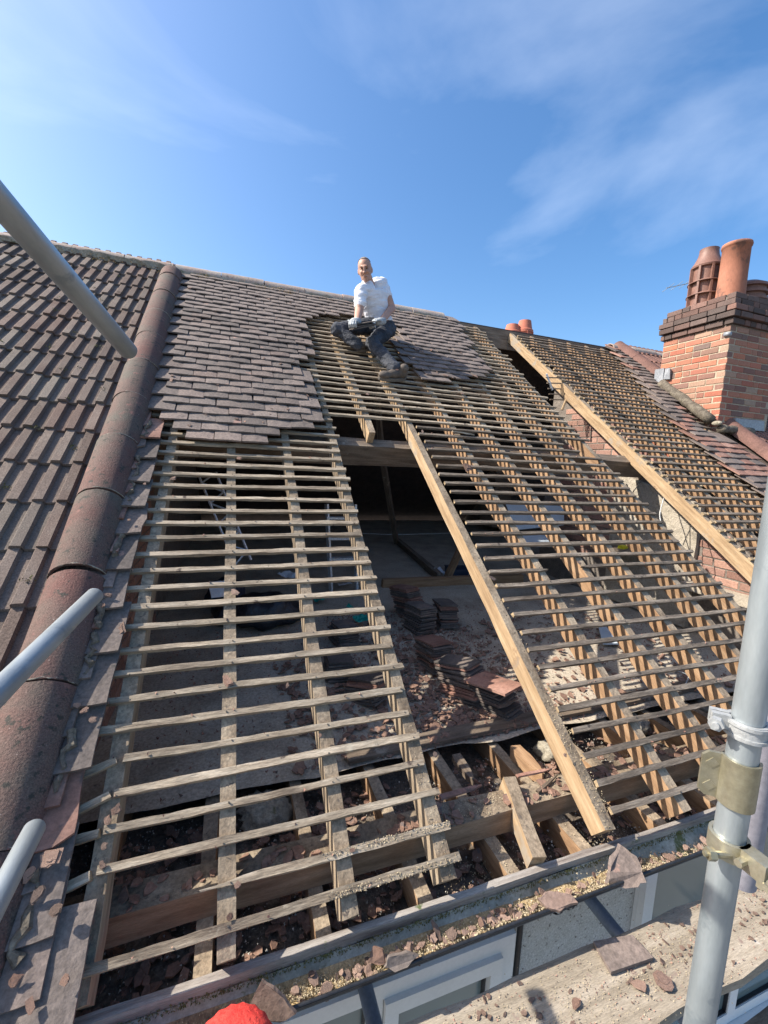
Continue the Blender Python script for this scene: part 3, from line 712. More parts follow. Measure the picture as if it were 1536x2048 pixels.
# pots
def pot(name, prof, loc, mat, lean=0, extra=None):
    mb = MB(); mb.lathe(prof, None, 32); return cp(name, mb.mesh(name, mat, True), Matrix.Translation(loc) @ Matrix.Rotation(lean,4,'X'))
tp = pot('chimney_pot', [(.152,-.05),(.150,.05),(.144,.3),(.143,.60),(.152,.605),(.157,.625),(.152,.645),(.140,.648),(.130,.63),(.127,.2),(.12,0)], (4.915,2.745,ZT-.01), M_['terra']); tp['label'] = 'plain tapering terracotta pot with rolled rim'
lp = MB(); lp.lathe([(.185,-.06),(.19,0),(.20,.03),(.20,.06),(.165,.065),(.165,.52),(.195,.53),(.20,.55),(.155,.62),(.125,.69),(.115,.75),(.118,.77),(.105,.775),(.098,.70),(.14,.58),(.15,.1)], None, 32)
lpo = cp('chimney_pot', lp.mesh('chimney_pot', M_['terra_brown'], True), Matrix.Translation((4.985,3.13,ZT-.02)) @ Matrix.Diagonal((.92,.92,1.0,1))); lpo['label'] = 'brown louvred pot with flared top'; auto_smooth(lpo,35)
for zz in (.20,.36):
    r_ = MB(); r_.lathe([(.165,-.006),(.212,-.022),(.214,-.012),(.168,.012)], None, 32); cp('louvre', r_.mesh('louvre', M_['terra_brown'], True), Matrix.Translation((0,0,zz)), lpo)
for k in range(8):
    a = 2*math.pi*k/8+.2; r_ = MB(); r_.box((.16,-.013,.05),(.207,.013,.535), Matrix.Rotation(a,4,'Z')); cp('pot_rib', r_.mesh('pot_rib', M_['terra_brown']), Matrix(), lpo)
lp = MB(); lp.lathe([(.20,-.1),(.20,.06),(.225,.07),(.225,.10),(.19,.11),(.19,.15),(.225,.155),(.225,.18),(.19,.19),(.19,.23),(.225,.235),(.215,.27),(.12,.32),(.0,.335)], None, 32)
q = cp('chimney_pot', lp.mesh('chimney_pot', M_['terra_brown'], True), Matrix.Translation((5.36,2.84,ZT-.02))); q['label'] = 'squat ringed pot with a domed cap'; auto_smooth(q,30)
# flashings and fillet at the foot
P = [W(4.42,4.02,.05), W(4.60,3.25,.06)]
mb = MB(); pts = [W(4.60-.03*0, 4.15-.09*i, .07+.01*mnoise.noise((i,0,0))) for i in range(11)]
mb.tube(pts, [.062+.022*mnoise.noise((i*.9,3,0)) for i in range(11)], 8); cp('cement_fillet', mb.mesh('cement_fillet', M_['mortar_dirty'], True))
mb = MB(); mb.tube([W(4.62+.07*i, 3.10, .05+.008*mnoise.noise((i,5,0))) for i in range(9)], [.05+.02*mnoise.noise((i*.8,1,0)) for i in range(9)], 8); cp('cement_fillet', mb.mesh('cement_fillet', M_['mortar_dirty'], True))
mb = MB(); mb.box((4.655,3.30,2.56),(4.690,3.44,2.76),None,0,.012); mb.box((4.66,3.22,2.60),(4.688,3.295,2.74),None,0,.012); cp('lead_flashing', mb.mesh('lead_flashing', M_['lead']))
mb = MB(); mb.box((4.95,2.505,1.93),(5.5,2.535,2.06),None,0,.008); cp('lead_flashing', mb.mesh('lead_flashing', M_['lead']))
mb = MB(); mb.ellip(W(4.59,3.16,.085),(.03,.06,.03)); cp('mortar_lump', mb.mesh('mortar_lump', M_['mortar'], True))
mb = MB(); mb.tube([(CX-.005,CY0-.005,3.02),(CX-.005,CY0+.06,3.03)], .028, 8); cp('lead_flashing', mb.mesh('lead_flashing', M_['lead'], True))

# far chimney behind the ridge with two pots
fc = empty('chimney_stack', (4.9,7.0,2.6), 'two red terracotta pots of a farther chimney peeping over the ridge', 'chimney')
mb = MB(); mb.box((4.45,6.75,0),(5.45,7.25,4.04)); place('stack', mb.mesh('stack', M_['brick']), fc).matrix_local = Matrix.Translation((-4.9,-7.0,-2.6))
for (x,y_,h) in ((4.77,7.05,.30),(5.03,6.98,.40)):
    mb = MB(); mb.lathe([(.17,0),(.17,h*.35),(.185,h*.36),(.185,h*.5),(.16,h*.55),(.125,h),(.115,h),(.1,h*.5)], None, 24)
    p = place('chimney_pot', mb.mesh('chimney_pot', M_['terra_red'], True), fc); p.matrix_local = Matrix.Translation((x-4.9,y_-7.0,4.04-2.6)); auto_smooth(p,40)
    for k in range(6):
        r_ = MB(); r_.box((.168,-.014,.0),(.192,.014,h*.42), Matrix.Rotation(k*math.pi/3+.3,4,'Z')); place('pot_rib', r_.mesh('pot_rib', M_['terra_red']), p)
# aerial
ae = empty('tv_aerial', aty(1400,640,5.2), 'thin television aerial sticking out behind the chimney', 'aerial')
a0, a1 = aty(1333,576,5.2), aty(1400,562,5.2)
mb = MB(); mb.tube([a0,a1],.008,6); o = mb.build('boom', M_['galv'], ae); o.matrix_local = Matrix.Translation(-ae.location)
for t in (.05,.30,.55):
    c_ = a0.lerp(a1,t); mb = MB(); mb.tube([c_+Vector((.02,-.10,.05)),c_+Vector((-.02,.10,-.05))],.004,6); o = mb.build('element', M_['galv'], ae); o.matrix_local = Matrix.Translation(-ae.location)
mb = MB(); mb.tube([a1,a1+Vector((0,0,-3))],.014,6); o = mb.build('mast', M_['galv'], ae); o.matrix_local = Matrix.Translation(-ae.location)

# ================================================================ scaffolding
PR = .02415
def pole(name, a, b, label, cat='scaffold pole', mat='galv', open_end=True, r=PR):
    a = Vector(a); b = Vector(b); root = empty(name, a, label, cat)
    x = (b-a).normalized(); M = x.to_track_quat('Z','Y').to_matrix().to_4x4(); L = (b-a).length
    mb = MB(); mb.lathe([(r,0),(r,L*.33),(r,L*.66),(r,L-.004),(r-.002,L),(r-.0045,L),(r-.0045,L-.25)], None, 28); mb.lathe([(r-.0045,.2),(r-.0045,0),(r,0)], None, 28)
    o = mb.build('tube', M_[mat], root, True); o.matrix_local = M; auto_smooth(o, 50)
    return root, M
pl = Vector((0,0,0)); P0 = aty(1497,1432,-.675)
PX = P0.x
up, UM = pole('scaffold_pole', (PX,-.675,-1.2), (PX,-.675,2.6), 'upright galvanised scaffold pole with yellow couplers in front of the gutter')
def on_pole(name, mb, mat, z, rotz=0, smooth=True):
    o = mb.build(name, M_[mat], up, smooth); o.matrix_local = Matrix.Translation((0,0,z+1.2)) @ Matrix.Rotation(rotz,4,'Z'); auto_smooth(o,35); return o
def zpole(ypx): # height on the pole seen at photo row ypx
    best = None
    for i in range(400):
        z = -1+i*.006; p = Vector((PX,-.675,z)) - CAMP; q = Vector((p.dot(right),p.dot(down),p.dot(fwd)))
        yy = 1024+854.4*q.y/q.z
        if best is None or abs(yy-ypx) < best[0]: best = (abs(yy-ypx), z)
    return best[1]
toC = math.atan2(CAMP.y+.675, CAMP.x-PX)      # direction from pole to camera
def band(r0, h, a0, a1, th=.005):
    mb = MB(); n = 20; vs_ = []
    for i in range(n+1):
        a = a0+(a1-a0)*i/n; c, s = math.cos(a), math.sin(a)
        for r_, z in ((r0,-h/2),(r0+th,-h/2),(r0+th,h/2),(r0,h/2)): vs_.append((r_*c,r_*s,z))
    fs = [(4*i+k,4*i+(k+1)%4,4*i+4+(k+1)%4,4*i+4+k) for i in range(n) for k in range(4)]+[(3,2,1,0),(4*n,4*n+1,4*n+2,4*n+3)]
    mb.add(vs_, fs); return mb
def bolt(mb, p, d, r=.008, L=.03, hx=.013):
    p = Vector(p); d = Vector(d).normalized(); mb.tube([p-d*L/2,p+d*L/2], r, 10); mb.tube([p+d*(L/2-.002),p+d*(L/2+.010)], hx, 6); mb.tube([p+d*(L/2+.009),p+d*(L/2+.016)], r*.8, 10)
# putlog coupler (galvanised strap) near the top
z1 = zpole(1455)
mb = band(PR+.001,.030, 0, 2*math.pi*.98,.0055); mb.v = [q for q in mb.v]
for dz in (-.011,.011):
    t = band(PR+.0065,.006,0,2*math.pi*.98,.003); mb.add([q+Vector((0,0,dz)) for q in t.v], t.f)
on_pole('coupler', mb, 'coupler', z1)
mb = MB(); L_ = Vector((math.cos(toC-1.25), math.sin(toC-1.25), 0)); F_ = Vector((math.cos(toC), math.sin(toC), 0))
mb.box((0,-.012,-.013),(.028,-.002,.013), Matrix.Translation(L_*(PR+.002)) @ Matrix.Rotation(toC-1.25,4,'Z')); mb.box((0,.002,-.013),(.028,.012,.013), Matrix.Translation(L_*(PR+.002)) @ Matrix.Rotation(toC-1.25,4,'Z'))
bolt(mb, L_*(PR+.018)+F_*.006, F_, .007, .034, .012); on_pole('coupler_bolt', mb, 'coupler', z1+.006)
mb = MB(); R_ = -L_
mb.box((0,-.016,-.015),(.06,.016,-.009), Matrix.Translation(R_*(PR+.004)) @ Matrix.Rotation(toC-1.25+math.pi,4,'Z')); mb.box((0,-.016,.004),(.07,.016,.011), Matrix.Translation(R_*(PR+.004)) @ Matrix.Rotation(toC-1.25+math.pi,4,'Z')); on_pole('coupler_arm', mb, 'coupler', z1)
# sleeve coupler: yellow plate wrapped round with two recessed bolts
z2 = zpole(1562)
mb = band(PR+.001,.088, toC-1.35, toC+1.9,.004); on_pole('sleeve_coupler', mb, 'brass', z2)
mb = MB(); Fm = Matrix.Translation(L_*(PR+.0)) @ Matrix.Rotation(toC-1.15,4,'Z')
pts = [(0,-.043),(.024,-.043),(.034,-.034),(.034,.034),(.024,.043),(0,.043)]
mb.poly(pts, .006, Fm @ Matrix.Rotation(math.pi/2,4,'X') @ Matrix.Translation((0,0,-.003))); fo = on_pole('sleeve_flange', mb, 'brass', z2, smooth=False)
for dz in (-.022,.022):
    mb = MB(); nrm = Fm.to_3x3() @ Vector((0,-1,0)); c_ = Fm @ Vector((.018,0,dz)); mb.tube([c_-nrm*.004,c_+nrm*.012], .0105, 4); mb.tube([c_+nrm*.011,c_+nrm*.017], .006, 10); on_pole('flange_bolt', mb, 'brass', z2, smooth=False)
# swivel coupler
z3 = zpole(1683)
mb = band(PR+.001,.034,0,2*math.pi*.98,.006); on_pole('swivel_coupler', mb, 'brass', z3)
mb = MB(); Q = Matrix.Rotation(toC+1.1,4,'Z'); mb.box((PR,-.014,-.017),(PR+.034,.014,.017),Q); mb.box((PR+.034,-.02,-.022),(PR+.044,.02,.022),Q); mb.tube([Q@Vector((PR+.01,-.03,0)),Q@Vector((PR+.01,.03,0))],.007,8); mb.tube([Q@Vector((PR+.06,-.035,.012)),Q@Vector((PR+.06,.035,.012))],.007,8); mb.box((PR+.044,-.024,-.015),(PR+.075,.024,-.004),Q); on_pole('swivel_coupler', mb, 'brass', z3, smooth=False)
mb = MB(); bolt(mb, F_*(PR+.010)+L_*.006, L_+F_*.5, .006,.03,.011); on_pole('coupler_bolt', mb, 'brass', z3-.004, smooth=False)
sp = aty(1512,1600,-.60)
pole('scaffold_pole', (sp.x-.012,-.60,.44), (sp.x-.012,-.60,1.3), 'dull grey post standing right behind the upright galvanised pole', mat='pole_grey', r=.03)
# guard-rail tube ends on the left (all run towards the roof)
for (nx_,ny_,nd,ex,ey_,ed,ext,lab) in ((20,428,.665,258,703,1.09,.35,'grey scaffold tube slanting down across the sky over the left roof'),(25,1355,.79,190,1190,1.18,.5,'pale scaffold tube ending over the half-round capping at mid height'),(10,1770,.82,70,1655,.96,.4,'pale scaffold tube end at lower left corner above broken eaves tiles')):
    pn = CAMP+ray(nx_,ny_)*nd; pe = CAMP+ray(ex,ey_)*ed; dd = (pn-pe).normalized()
    pole('scaffold_pole', pn+dd*ext, pe, lab, r=.0215)
# boards and the tubes that carry them
def sboard(y0, y1, z, label, x0=-1.9, x1=2.6):
    mb = plank(x1-x0, y1-y0, .038, .15, .0015, wob=.003); o = mb.build('scaffold_board', M_['board'], M=Matrix.Translation((x0,(y0+y1)/2,z))); return tag(o, label, 'board')
sboard(-.395,-.172,-.300,'dusty scaffold board running along under the gutter, strewn with crumbs')
for x in (.476,-.462,1.75):
    pole('scaffold_pole', (x,.045,-.364), (x,-.85,-.364), {.476:'dark scaffold tube crossing under the gutter near the pebbledash wall',-.462:'dark scaffold tube below the gutter in front of the white window',1.75:'dark scaffold tube crossing under the gutter behind the upright pole'}[x], mat='galv_dark')
mb = plank(3.2,.04,.15,.3,.002); tag(mb.build('timber_rail', M_['dark_wood'], M=Matrix.Translation((.1,-.41,-.62)) @ Matrix.Rotation(.05,4,'Z')), 'dark timber rail below the scaffold board at lower right', 'timber')

# ================================================================ red hat on a tube end
hp0 = CAMP + ray(462,2134)*1.0
pole('scaffold_pole', (hp0.x,hp0.y,-1.2), (hp0.x,hp0.y,hp0.z+.02), 'scaffold tube under the red knitted hat at the bottom edge')
mb = MB(); n = 40
for i in range(9):
    t = i/8*math.pi/2
    for k in range(n): a = 2*math.pi*k/n; r_ = .105*math.cos(t)*(1+.02*math.cos(a*20)) ; mb.v.append(Vector((r_*math.cos(a), r_*math.sin(a), .085*math.sin(t))))
for i in range(8):
    for k in range(n): a = i*n+k; b_ = i*n+(k+1)%n; mb.f.append((a,b_,b_+n,a+n)); mb.m.append(0)
mb.lathe([(.104,-.06),(.112,-.055),(.114,-.01),(.105,.004)], None, 40)
tag(mb.build('woolly_hat', M_['red_wool'], smooth=True, M=Matrix.Translation(hp0)), 'red knitted woolly hat poking up at the bottom edge over the gutter', 'hat')

# ================================================================ loft contents
def jitpoly(n, r, rag=.25):
    return [(r*(1+U(-rag,rag))*math.cos(2*math.pi*k/n+U(-.2,.2)), r*(1+U(-rag,rag))*math.sin(2*math.pi*k/n+U(-.2,.2))) for k in range(n)]
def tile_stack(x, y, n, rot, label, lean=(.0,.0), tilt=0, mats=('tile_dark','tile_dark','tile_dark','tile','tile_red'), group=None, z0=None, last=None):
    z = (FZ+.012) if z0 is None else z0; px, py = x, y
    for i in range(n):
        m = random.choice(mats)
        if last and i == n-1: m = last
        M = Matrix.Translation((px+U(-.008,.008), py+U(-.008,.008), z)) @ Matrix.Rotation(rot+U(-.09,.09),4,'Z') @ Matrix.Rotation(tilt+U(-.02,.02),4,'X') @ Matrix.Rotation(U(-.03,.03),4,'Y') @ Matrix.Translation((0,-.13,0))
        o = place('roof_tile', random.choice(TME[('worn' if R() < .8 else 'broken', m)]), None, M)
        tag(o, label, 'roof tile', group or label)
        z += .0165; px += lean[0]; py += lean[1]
def fl_(x, y, z=FZ): p = atz(x,y,z); return p.x, p.y
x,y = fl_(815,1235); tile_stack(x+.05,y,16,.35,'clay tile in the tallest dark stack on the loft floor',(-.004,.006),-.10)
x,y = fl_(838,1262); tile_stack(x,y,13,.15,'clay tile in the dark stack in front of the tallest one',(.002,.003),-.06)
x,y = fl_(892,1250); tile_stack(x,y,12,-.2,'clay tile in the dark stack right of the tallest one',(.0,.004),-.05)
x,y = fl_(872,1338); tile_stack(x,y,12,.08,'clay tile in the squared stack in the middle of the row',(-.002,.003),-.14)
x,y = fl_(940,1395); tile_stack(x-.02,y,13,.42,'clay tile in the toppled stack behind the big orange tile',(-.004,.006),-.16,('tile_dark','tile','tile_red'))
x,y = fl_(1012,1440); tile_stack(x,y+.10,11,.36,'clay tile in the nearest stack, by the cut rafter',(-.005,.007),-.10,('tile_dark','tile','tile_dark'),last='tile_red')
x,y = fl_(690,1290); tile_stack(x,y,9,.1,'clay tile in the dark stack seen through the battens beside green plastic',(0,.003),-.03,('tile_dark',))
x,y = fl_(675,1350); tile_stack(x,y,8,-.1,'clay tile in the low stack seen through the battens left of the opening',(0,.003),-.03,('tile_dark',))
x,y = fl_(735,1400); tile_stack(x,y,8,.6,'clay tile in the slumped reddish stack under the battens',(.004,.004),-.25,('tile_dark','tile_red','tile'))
big = atz(988,1368,.095)
M = Matrix.Translation(big) @ Matrix.Rotation(.34,4,'Z') @ Matrix.Rotation(-.16,4,'X') @ Matrix.Scale(1.12,4) @ Matrix.Translation((0,-.13,0))
tag(place('roof_tile', TME[('worn','tile_red')][1], None, M), 'large orange clay tile lying on top of the nearest stack', 'roof tile')
def sheet_thing(name, pts, th, mat, label, cat, rag=.0):
    pts = [Vector(p) for p in pts]; mb = MB(); n_ = (pts[1]-pts[0]).cross(pts[2]-pts[0]).normalized()*th
    k = len(pts); mb.add(pts+[p+n_ for p in pts], [tuple(range(k-1,-1,-1)),tuple(range(k,2*k))]+[(i,(i+1)%k,k+(i+1)%k,k+i) for i in range(k)])
    return tag(mb.build(name, M_[mat]), label, cat)
sheet_thing('plasterboard', [aty(1012,1008,3.35),aty(1128,1012,3.25),aty(1128,1050,3.1),aty(1030,1060,3.15)], .012,'bluegrey','upper pale blue-grey board leaning in the loft behind the battens','board')
sheet_thing('plasterboard', [aty(1020,1068,3.1),aty(1125,1066,3.1),aty(1135,1092,2.8),aty(1062,1092,2.8)], .012,'bluegrey','lower pale blue-grey board lying in the loft behind the battens','board')
sheet_thing('plasterboard', [fl_(1195,1255)+(FZ+.03,),fl_(1230,1250)+(FZ+.03,),fl_(1246,1296)+(FZ+.04,),fl_(1205,1296)+(FZ+.04,)], .012,'bluegrey','pale grey panel lying among rubble under the right battens','board')
yb = aty(1246,1094,2.2); mb = MB(); mb.box((-.05,-.03,-.015),(.05,.03,.015)); mb.tube([(-.03,-.033,0),(-.03,-.036,0)],.02,12)
tag(mb.build('yellow_case', M_['yellow'], M=Matrix.Translation(yb) @ Matrix.Rotation(.3,4,'Z')), 'small bright yellow plastic case behind the right-hand battens', 'case')
mb = MB(); mb.box((-.3,-.16,-.03),(.3,.16,-.015)); tag(mb.build('shelf_plank', M_['dark_wood'], M=Matrix.Translation(yb)), 'dark plank under the yellow case', 'plank')
# step ladder
ld = empty('step_ladder', (.25,3.35,FZ), 'aluminium ladder standing in the loft behind the left battens', 'ladder')
LI = Matrix.Translation(-ld.location)
for (a,b_) in (((.141,3.30,FZ),(.087,3.42,.83)),((.43,3.30,FZ),(.405,3.42,.83))):
    d = Vector(b_)-Vector(a); mb = MB(); mb.box((-.011,-.025,0),(.011,.025,d.length)); o = mb.build('stile', M_['alu'], ld); o.matrix_local = LI @ Matrix.Translation(a) @ d.to_track_quat('Z','Y').to_matrix().to_4x4()
for i in range(4):
    z = .02+.22*i; yy = 3.30+.12*(z-FZ)/.95; mb = MB(); mb.box((.13-.055*(z-FZ),yy-.04,z-.012),(.42,yy+.04,z+.012)); o = mb.build('tread', M_['alu'], ld); o.matrix_local = LI
# lattice
lt = empty('lattice_beam', (-.95,2.7,.4), 'pale lattice strip leaning inside the loft behind the left battens', 'lattice')
a0, a1, b0_, b1_ = aty(395,945,2.75), aty(470,1130,2.55), aty(432,945,2.75), aty(502,1120,2.55)
LI = Matrix.Translation(-lt.location)
for p,q in ((a0,a1),(b0_,b1_)):
    mb = MB(); mb.tube([p,q],.011,6); o = mb.build('rail', M_['alu'], lt); o.matrix_local = LI
for i in range(9):
    p = a0.lerp(a1,i/9) if i%2 else b0_.lerp(b1_,i/9); q = b0_.lerp(b1_,(i+1)/9) if i%2 else a0.lerp(a1,(i+1)/9)
    mb = MB(); mb.tube([p,q],.008,6); o = mb.build('lattice_bar', M_['alu'], lt); o.matrix_local = LI
# bin bags, cloth, paper
def crumple(name, c, r, mat, label, cat, amp=.25, fr=3.0, seg=26, flat=.02):
    mb = MB(); mb.ellip((0,0,0), r, None, seg, seg//2+3); sd = U(0,50)
    for i,v in enumerate(mb.v):
        k = 1+amp*mnoise.noise(v*fr/max(r)+Vector((sd,0,0)))+amp*.5*abs(mnoise.noise(v*fr*3/max(r)+Vector((0,sd,0))))
        mb.v[i] = v*k
        if mb.v[i].z < -r[2]*.8: mb.v[i].z = -r[2]*.8
    return tag(mb.build(name, M_[mat], smooth=True, M=Matrix.Translation(Vector(c)+Vector((0,0,r[2]*.8)))), label, cat)
x,y = fl_(530,1245); crumple('bin_bag',(x,y,FZ),(.30,.24,.14),'bag','black shiny bin bag on the loft floor behind the left battens','bin bag')
x,y = fl_(470,1250); crumple('bin_bag',(x-.02,y+.1,FZ),(.16,.18,.10),'bag','smaller black bin bag left of the big one','bin bag')
x,y = fl_(425,1115); crumple('bin_bag',(-.93,3.1,FZ),(.17,.2,.14),'navy','dark blue crumpled bag at the back behind the lattice','bin bag')
def rag(name, c, w, h, mat, label, cat, rot=0, amp=.03, n=9, tiltx=0):
    mb = MB(); sd = U(0,40)
    for s in (0,1):
        for j in range(n+1):
            for i in range(n+1):
                x = -w/2+w*i/n; y = -h/2+h*j/n; mb.v.append(Vector((x+.2*amp*mnoise.noise((y*20,sd,0)),y+.2*amp*mnoise.noise((x*20,sd,1)),amp*mnoise.noise((x*9+sd,y*9,0))+amp*.4*mnoise.noise((x*30,y*30,sd))-.003*s)))
    m_ = (n+1)**2
    for j in range(n):
        for i in range(n): a = j*(n+1)+i; mb.f += [(a,a+1,a+n+2,a+n+1),(m_+a+n+1,m_+a+n+2,m_+a+1,m_+a)]; mb.m += [0,0]
    ed = [i for i in range(n+1)] + [(j+1)*(n+1)+n for j in range(n)] + [n*(n+1)+i for i in range(n-1,-1,-1)] + [j*(n+1) for j in range(n-1,0,-1)]
    for k in range(len(ed)): a, c_ = ed[k], ed[(k+1)%len(ed)]; mb.f.append((a,m_+a,m_+c_,c_)); mb.m.append(0)
    return tag(mb.build(name, M_[mat], M=Matrix.Translation(c) @ Matrix.Rotation(rot,4,'Z') @ Matrix.Rotation(tiltx,4,'X')), label, cat)
rag('paper_sheet', aty(440,1178,2.5), .16,.14,'white','white paper sheet caught behind the left battens near the bin bags','paper',.3,.02,tiltx=.9)
rag('paper_sheet', atz(575,1148,.05), .20,.12,'white','crumpled white sheet on the bin bag behind the battens','paper',-.3,.05)
rag('paper_sheet', atz(880,1142,FZ+.05), .18,.13,'white','crumpled white paper on the loft floor beside the navy box','paper',.6,.04,tiltx=.5)
rag('paper_sheet', atz(912,1138,FZ+.03), .16,.10,'white','small white paper scrap just right of the crumpled paper by the navy box','paper',-.4,.03,tiltx=.2)
rag('paper_sheet', atz(690,1168,FZ+.03), .16,.06,'white','folded white card at the ladder foot','card',.1,.02)
mb = MB(); mb.box((-.10,-.025,0),(.10,.025,.04)); mb.box((.11,-.03,0),(.16,.03,.05)); tag(mb.build('white_trunking', M_['white'], M=Matrix.Translation(Vector(fl_(715,1190)+(FZ,))) @ Matrix.Rotation(.1,4,'Z')), 'short white plastic block on the floor in front of the ladder', 'trunking')
for q,(px_,py_,w_,l_) in enumerate(((722,1238,.13,'green plastic scrap in the open gap beside the tile stacks'),(640,1195,.12,'green plastic scrap behind the rafter near the ladder foot'),(700,1212,.07,'small green plastic scrap above the larger one in the gap'))):
    rag('plastic_scrap', atz(px_,py_,FZ+.06), w_,w_*.8,'green',l_,'plastic scrap',.4*q,.05,tiltx=.3)
bx = atz(922,1152,FZ); root = empty('navy_box', bx, 'navy blue flat box with a cable on the loft floor', 'box')
mb = MB(); mb.box((-.19,-.12,0),(.19,.12,.10)); o = mb.build('case', M_['navy'], root); o.rotation_euler.z = -.2
mb = MB(); mb.box((-.195,-.125,.101),(.195,.125,.115)); o = mb.build('lid', M_['navy'], root); o.rotation_euler.z = -.2
def cable(name, pts, r, mat, label):
    pts = [Vector(p) for p in pts]; fine = []
    for i in range(len(pts)-1):
        for t in range(6):
            p0, p1, p2, p3 = pts[max(i-1,0)], pts[i], pts[i+1], pts[min(i+2,len(pts)-1)]; t_ = t/6
            fine.append(.5*((2*p1)+(-p0+p2)*t_+(2*p0-5*p1+4*p2-p3)*t_*t_+(-p0+3*p1-3*p2+p3)*t_**3))
    fine.append(pts[-1]); mb = MB(); mb.tube(fine, r, 6); return tag(mb.build(name, M_[mat], smooth=True), label, 'cable')
cable('cable', [atz(846,1164,FZ+.01),atz(870,1158,FZ+.02),atz(905,1160,FZ+.01),bx+Vector((.0,-.13,.02)),bx+Vector((.05,-.15,.09)),bx+Vector((.16,-.13,.14)),bx+Vector((.28,-.12,.02))], .006,'cable','pale cable curling over the navy box')
cable('cable', [atz(600,1068,FZ+.01),atz(720,1067,FZ+.02),atz(800,1069,FZ+.01),atz(960,1064,FZ+.01)], .012,'cable','long straight white cable across the far loft floor')
cable('cable', [(3.14,1.95,1.28),aty(1330,985,1.85),aty(1320,1025,1.75),aty(1322,1045,1.7)], .005,'cable','thin pale wire hanging on the rough rendered breast')
cable('cable', [(3.15,1.75,1.1),aty(1380,1050,1.55),aty(1372,1075,1.5),aty(1366,1090,1.5)], .004,'wire_dark','thin dark wire hanging right of the pale wire on the breast')
cable('cable', [aty(1379,1030,1.6),aty(1380,1060,1.58),aty(1380,1112,1.55)], .004,'wire_dark','thin dark wire hanging straight down by the breast corner')
cable('cable', [aty(1296,945,2.1),aty(1280,965,2.05),aty(1266,984,2.0)], .005,'wire_dark','short dark wire at the top corner of the rendered breast')
cable('cable', [W(.8+2.0*0,.62,-.35)+Vector((.95,0,0)),W(1.78,.60,-.33),W(1.86,.55,-.33),W(1.80,.5,-.34),W(1.95,.47,-.33),W(2.0,.5,-.33)], .004,'cable','tangle of thin wire among rubble under the right battens')
# a light bar frame in the far opening
fr = empty('slat_frame', W(2.7,3.0,-.4), 'pale slatted frame hanging inside the far opening', 'frame')
FI = Matrix.Translation(-fr.location)
for i in range(5):
    y_ = 2.6+.10*i; mb = MB(); mb.tube([aty(1092+2*i,755+11*i,3.2),aty(1165+2*i,757+11*i,3.2)],.008,6); o = mb.build('slat', M_['dark_wood'], fr); o.matrix_local = FI
mb = MB(); mb.tube([aty(1136,790,3.1),aty(1124,820,3.1)],.014,6); o = mb.build('post', M_['fresh'], fr); o.matrix_local = FI
mb = MB(); mb.tube([aty(1093,748,3.2),aty(1105,780,3.2)],.012,6); o = mb.build('post', M_['alu'], fr); o.matrix_local = FI

# loose timbers near the eaves
a = atz(1018,1552,.012); b2 = atz(1080,1716,-.085); o = plank((b2-a).length,.052,.085,.08,.002,(0,1,1)); d = (b2-a).normalized(); zz = (Vector((0,0,1))-d*d.z).normalized(); M = Matrix((d,zz.cross(d),zz)).transposed().to_4x4(); M.translation = a
tag(o.build('timber_offcut',[M_['raf_top'],M_['fresh']],M=M),'sawn timber offcut leaning from the wall plate down to the eaves','timber')
def strip(p, q, w, t, mat, label, cat='timber'):
    d = q-p; x = d.normalized(); z_ = (Vector((0,0,1))-x*x.z).normalized(); M = Matrix((x,z_.cross(x),z_)).transposed().to_4x4(); M.translation = p
    return tag(plank(d.length,w,t,.05,.002,taper1=.06).build('wood_splinter', M_[mat], M=M), label, cat)
strip(atz(878,1594,-.03), atz(960,1570,-.03), .022,.008,'tile_red','reddish wood splinter lying on the wall plate left of the offcut')
strip(atz(1035,1550,-.03), atz(1105,1536,-.03), .016,.008,'tile_red','reddish wood splinter right behind the leaning offcut')
strip(atz(1075,1582,-.03), atz(1115,1548,-.03), .014,.008,'dark_wood','thin grey stick on the wall plate by the cut rafter')
strip(atz(912,1508,FZ+.02), atz(948,1560,FZ+.02), .05,.03,'dark_wood','short dark timber lying behind the wall plate in the gap')
strip(atz(1030,1490,FZ+.05), atz(1085,1545,-.05), .055,.06,'raf_side','short pale timber resting behind the plate near the cut rafter')
strip(W(1.95*0+.86,2.66,.012), W(1.06,2.63,.012), .035,.012,'batten','split slat lying across battens right of the opening corner')
TMP = bpy.data.scenes.new('tmp')
# ================================================================ the man on the roof
def remeshed(name, mb, mat, parent, voxel=.009, smooth=6, sf=.5):
    me = mb.mesh(name, mat, True); o = bpy.data.objects.new(name, me); TMP.collection.objects.link(o)
    r_ = o.modifiers.new('r','REMESH'); r_.mode = 'VOXEL'; r_.voxel_size = voxel
    s_ = o.modifiers.new('s','SMOOTH'); s_.iterations = smooth; s_.factor = sf
    TMP.view_layers[0].update(); dg = TMP.view_layers[0].depsgraph
    m2 = bpy.data.meshes.new_from_object(o.evaluated_get(dg)); m2.name = name
    bpy.data.objects.remove(o); 
    if not m2.materials: m2.materials.append(mat)
    m2.polygons.foreach_set('use_smooth', [True]*len(m2.polygons))
    ob = place(name, m2, parent); return ob
def limb(mb, pts, rad, seg=14):
    # rounded tapered chain
    mb.tube(pts, rad, seg)
    for p,r_ in zip(pts, rad): mb.ellip(p, (r_,r_,r_), None, 12, 8)
hip = aty(762,654,3.42)
S = aty(745,574,3.34)
rsh = aty(722,583,3.26); lsh = aty(764,566,3.42)
relb = aty(718,622,3.20); rwr = aty(714,643,3.06)
lelb = aty(783,617,3.36); lwr = aty(762,643,3.12)
rhip = hip+Vector((-.085,-.03,-.005)); lhip = hip+Vector((.085,.02,.0))
rkn = aty(675,659,3.25); rank = ROOF @ (atr(716,690,.085)); 
lkn = aty(744,687,3.10); lank = ROOF @ (atr(791,738,.10))
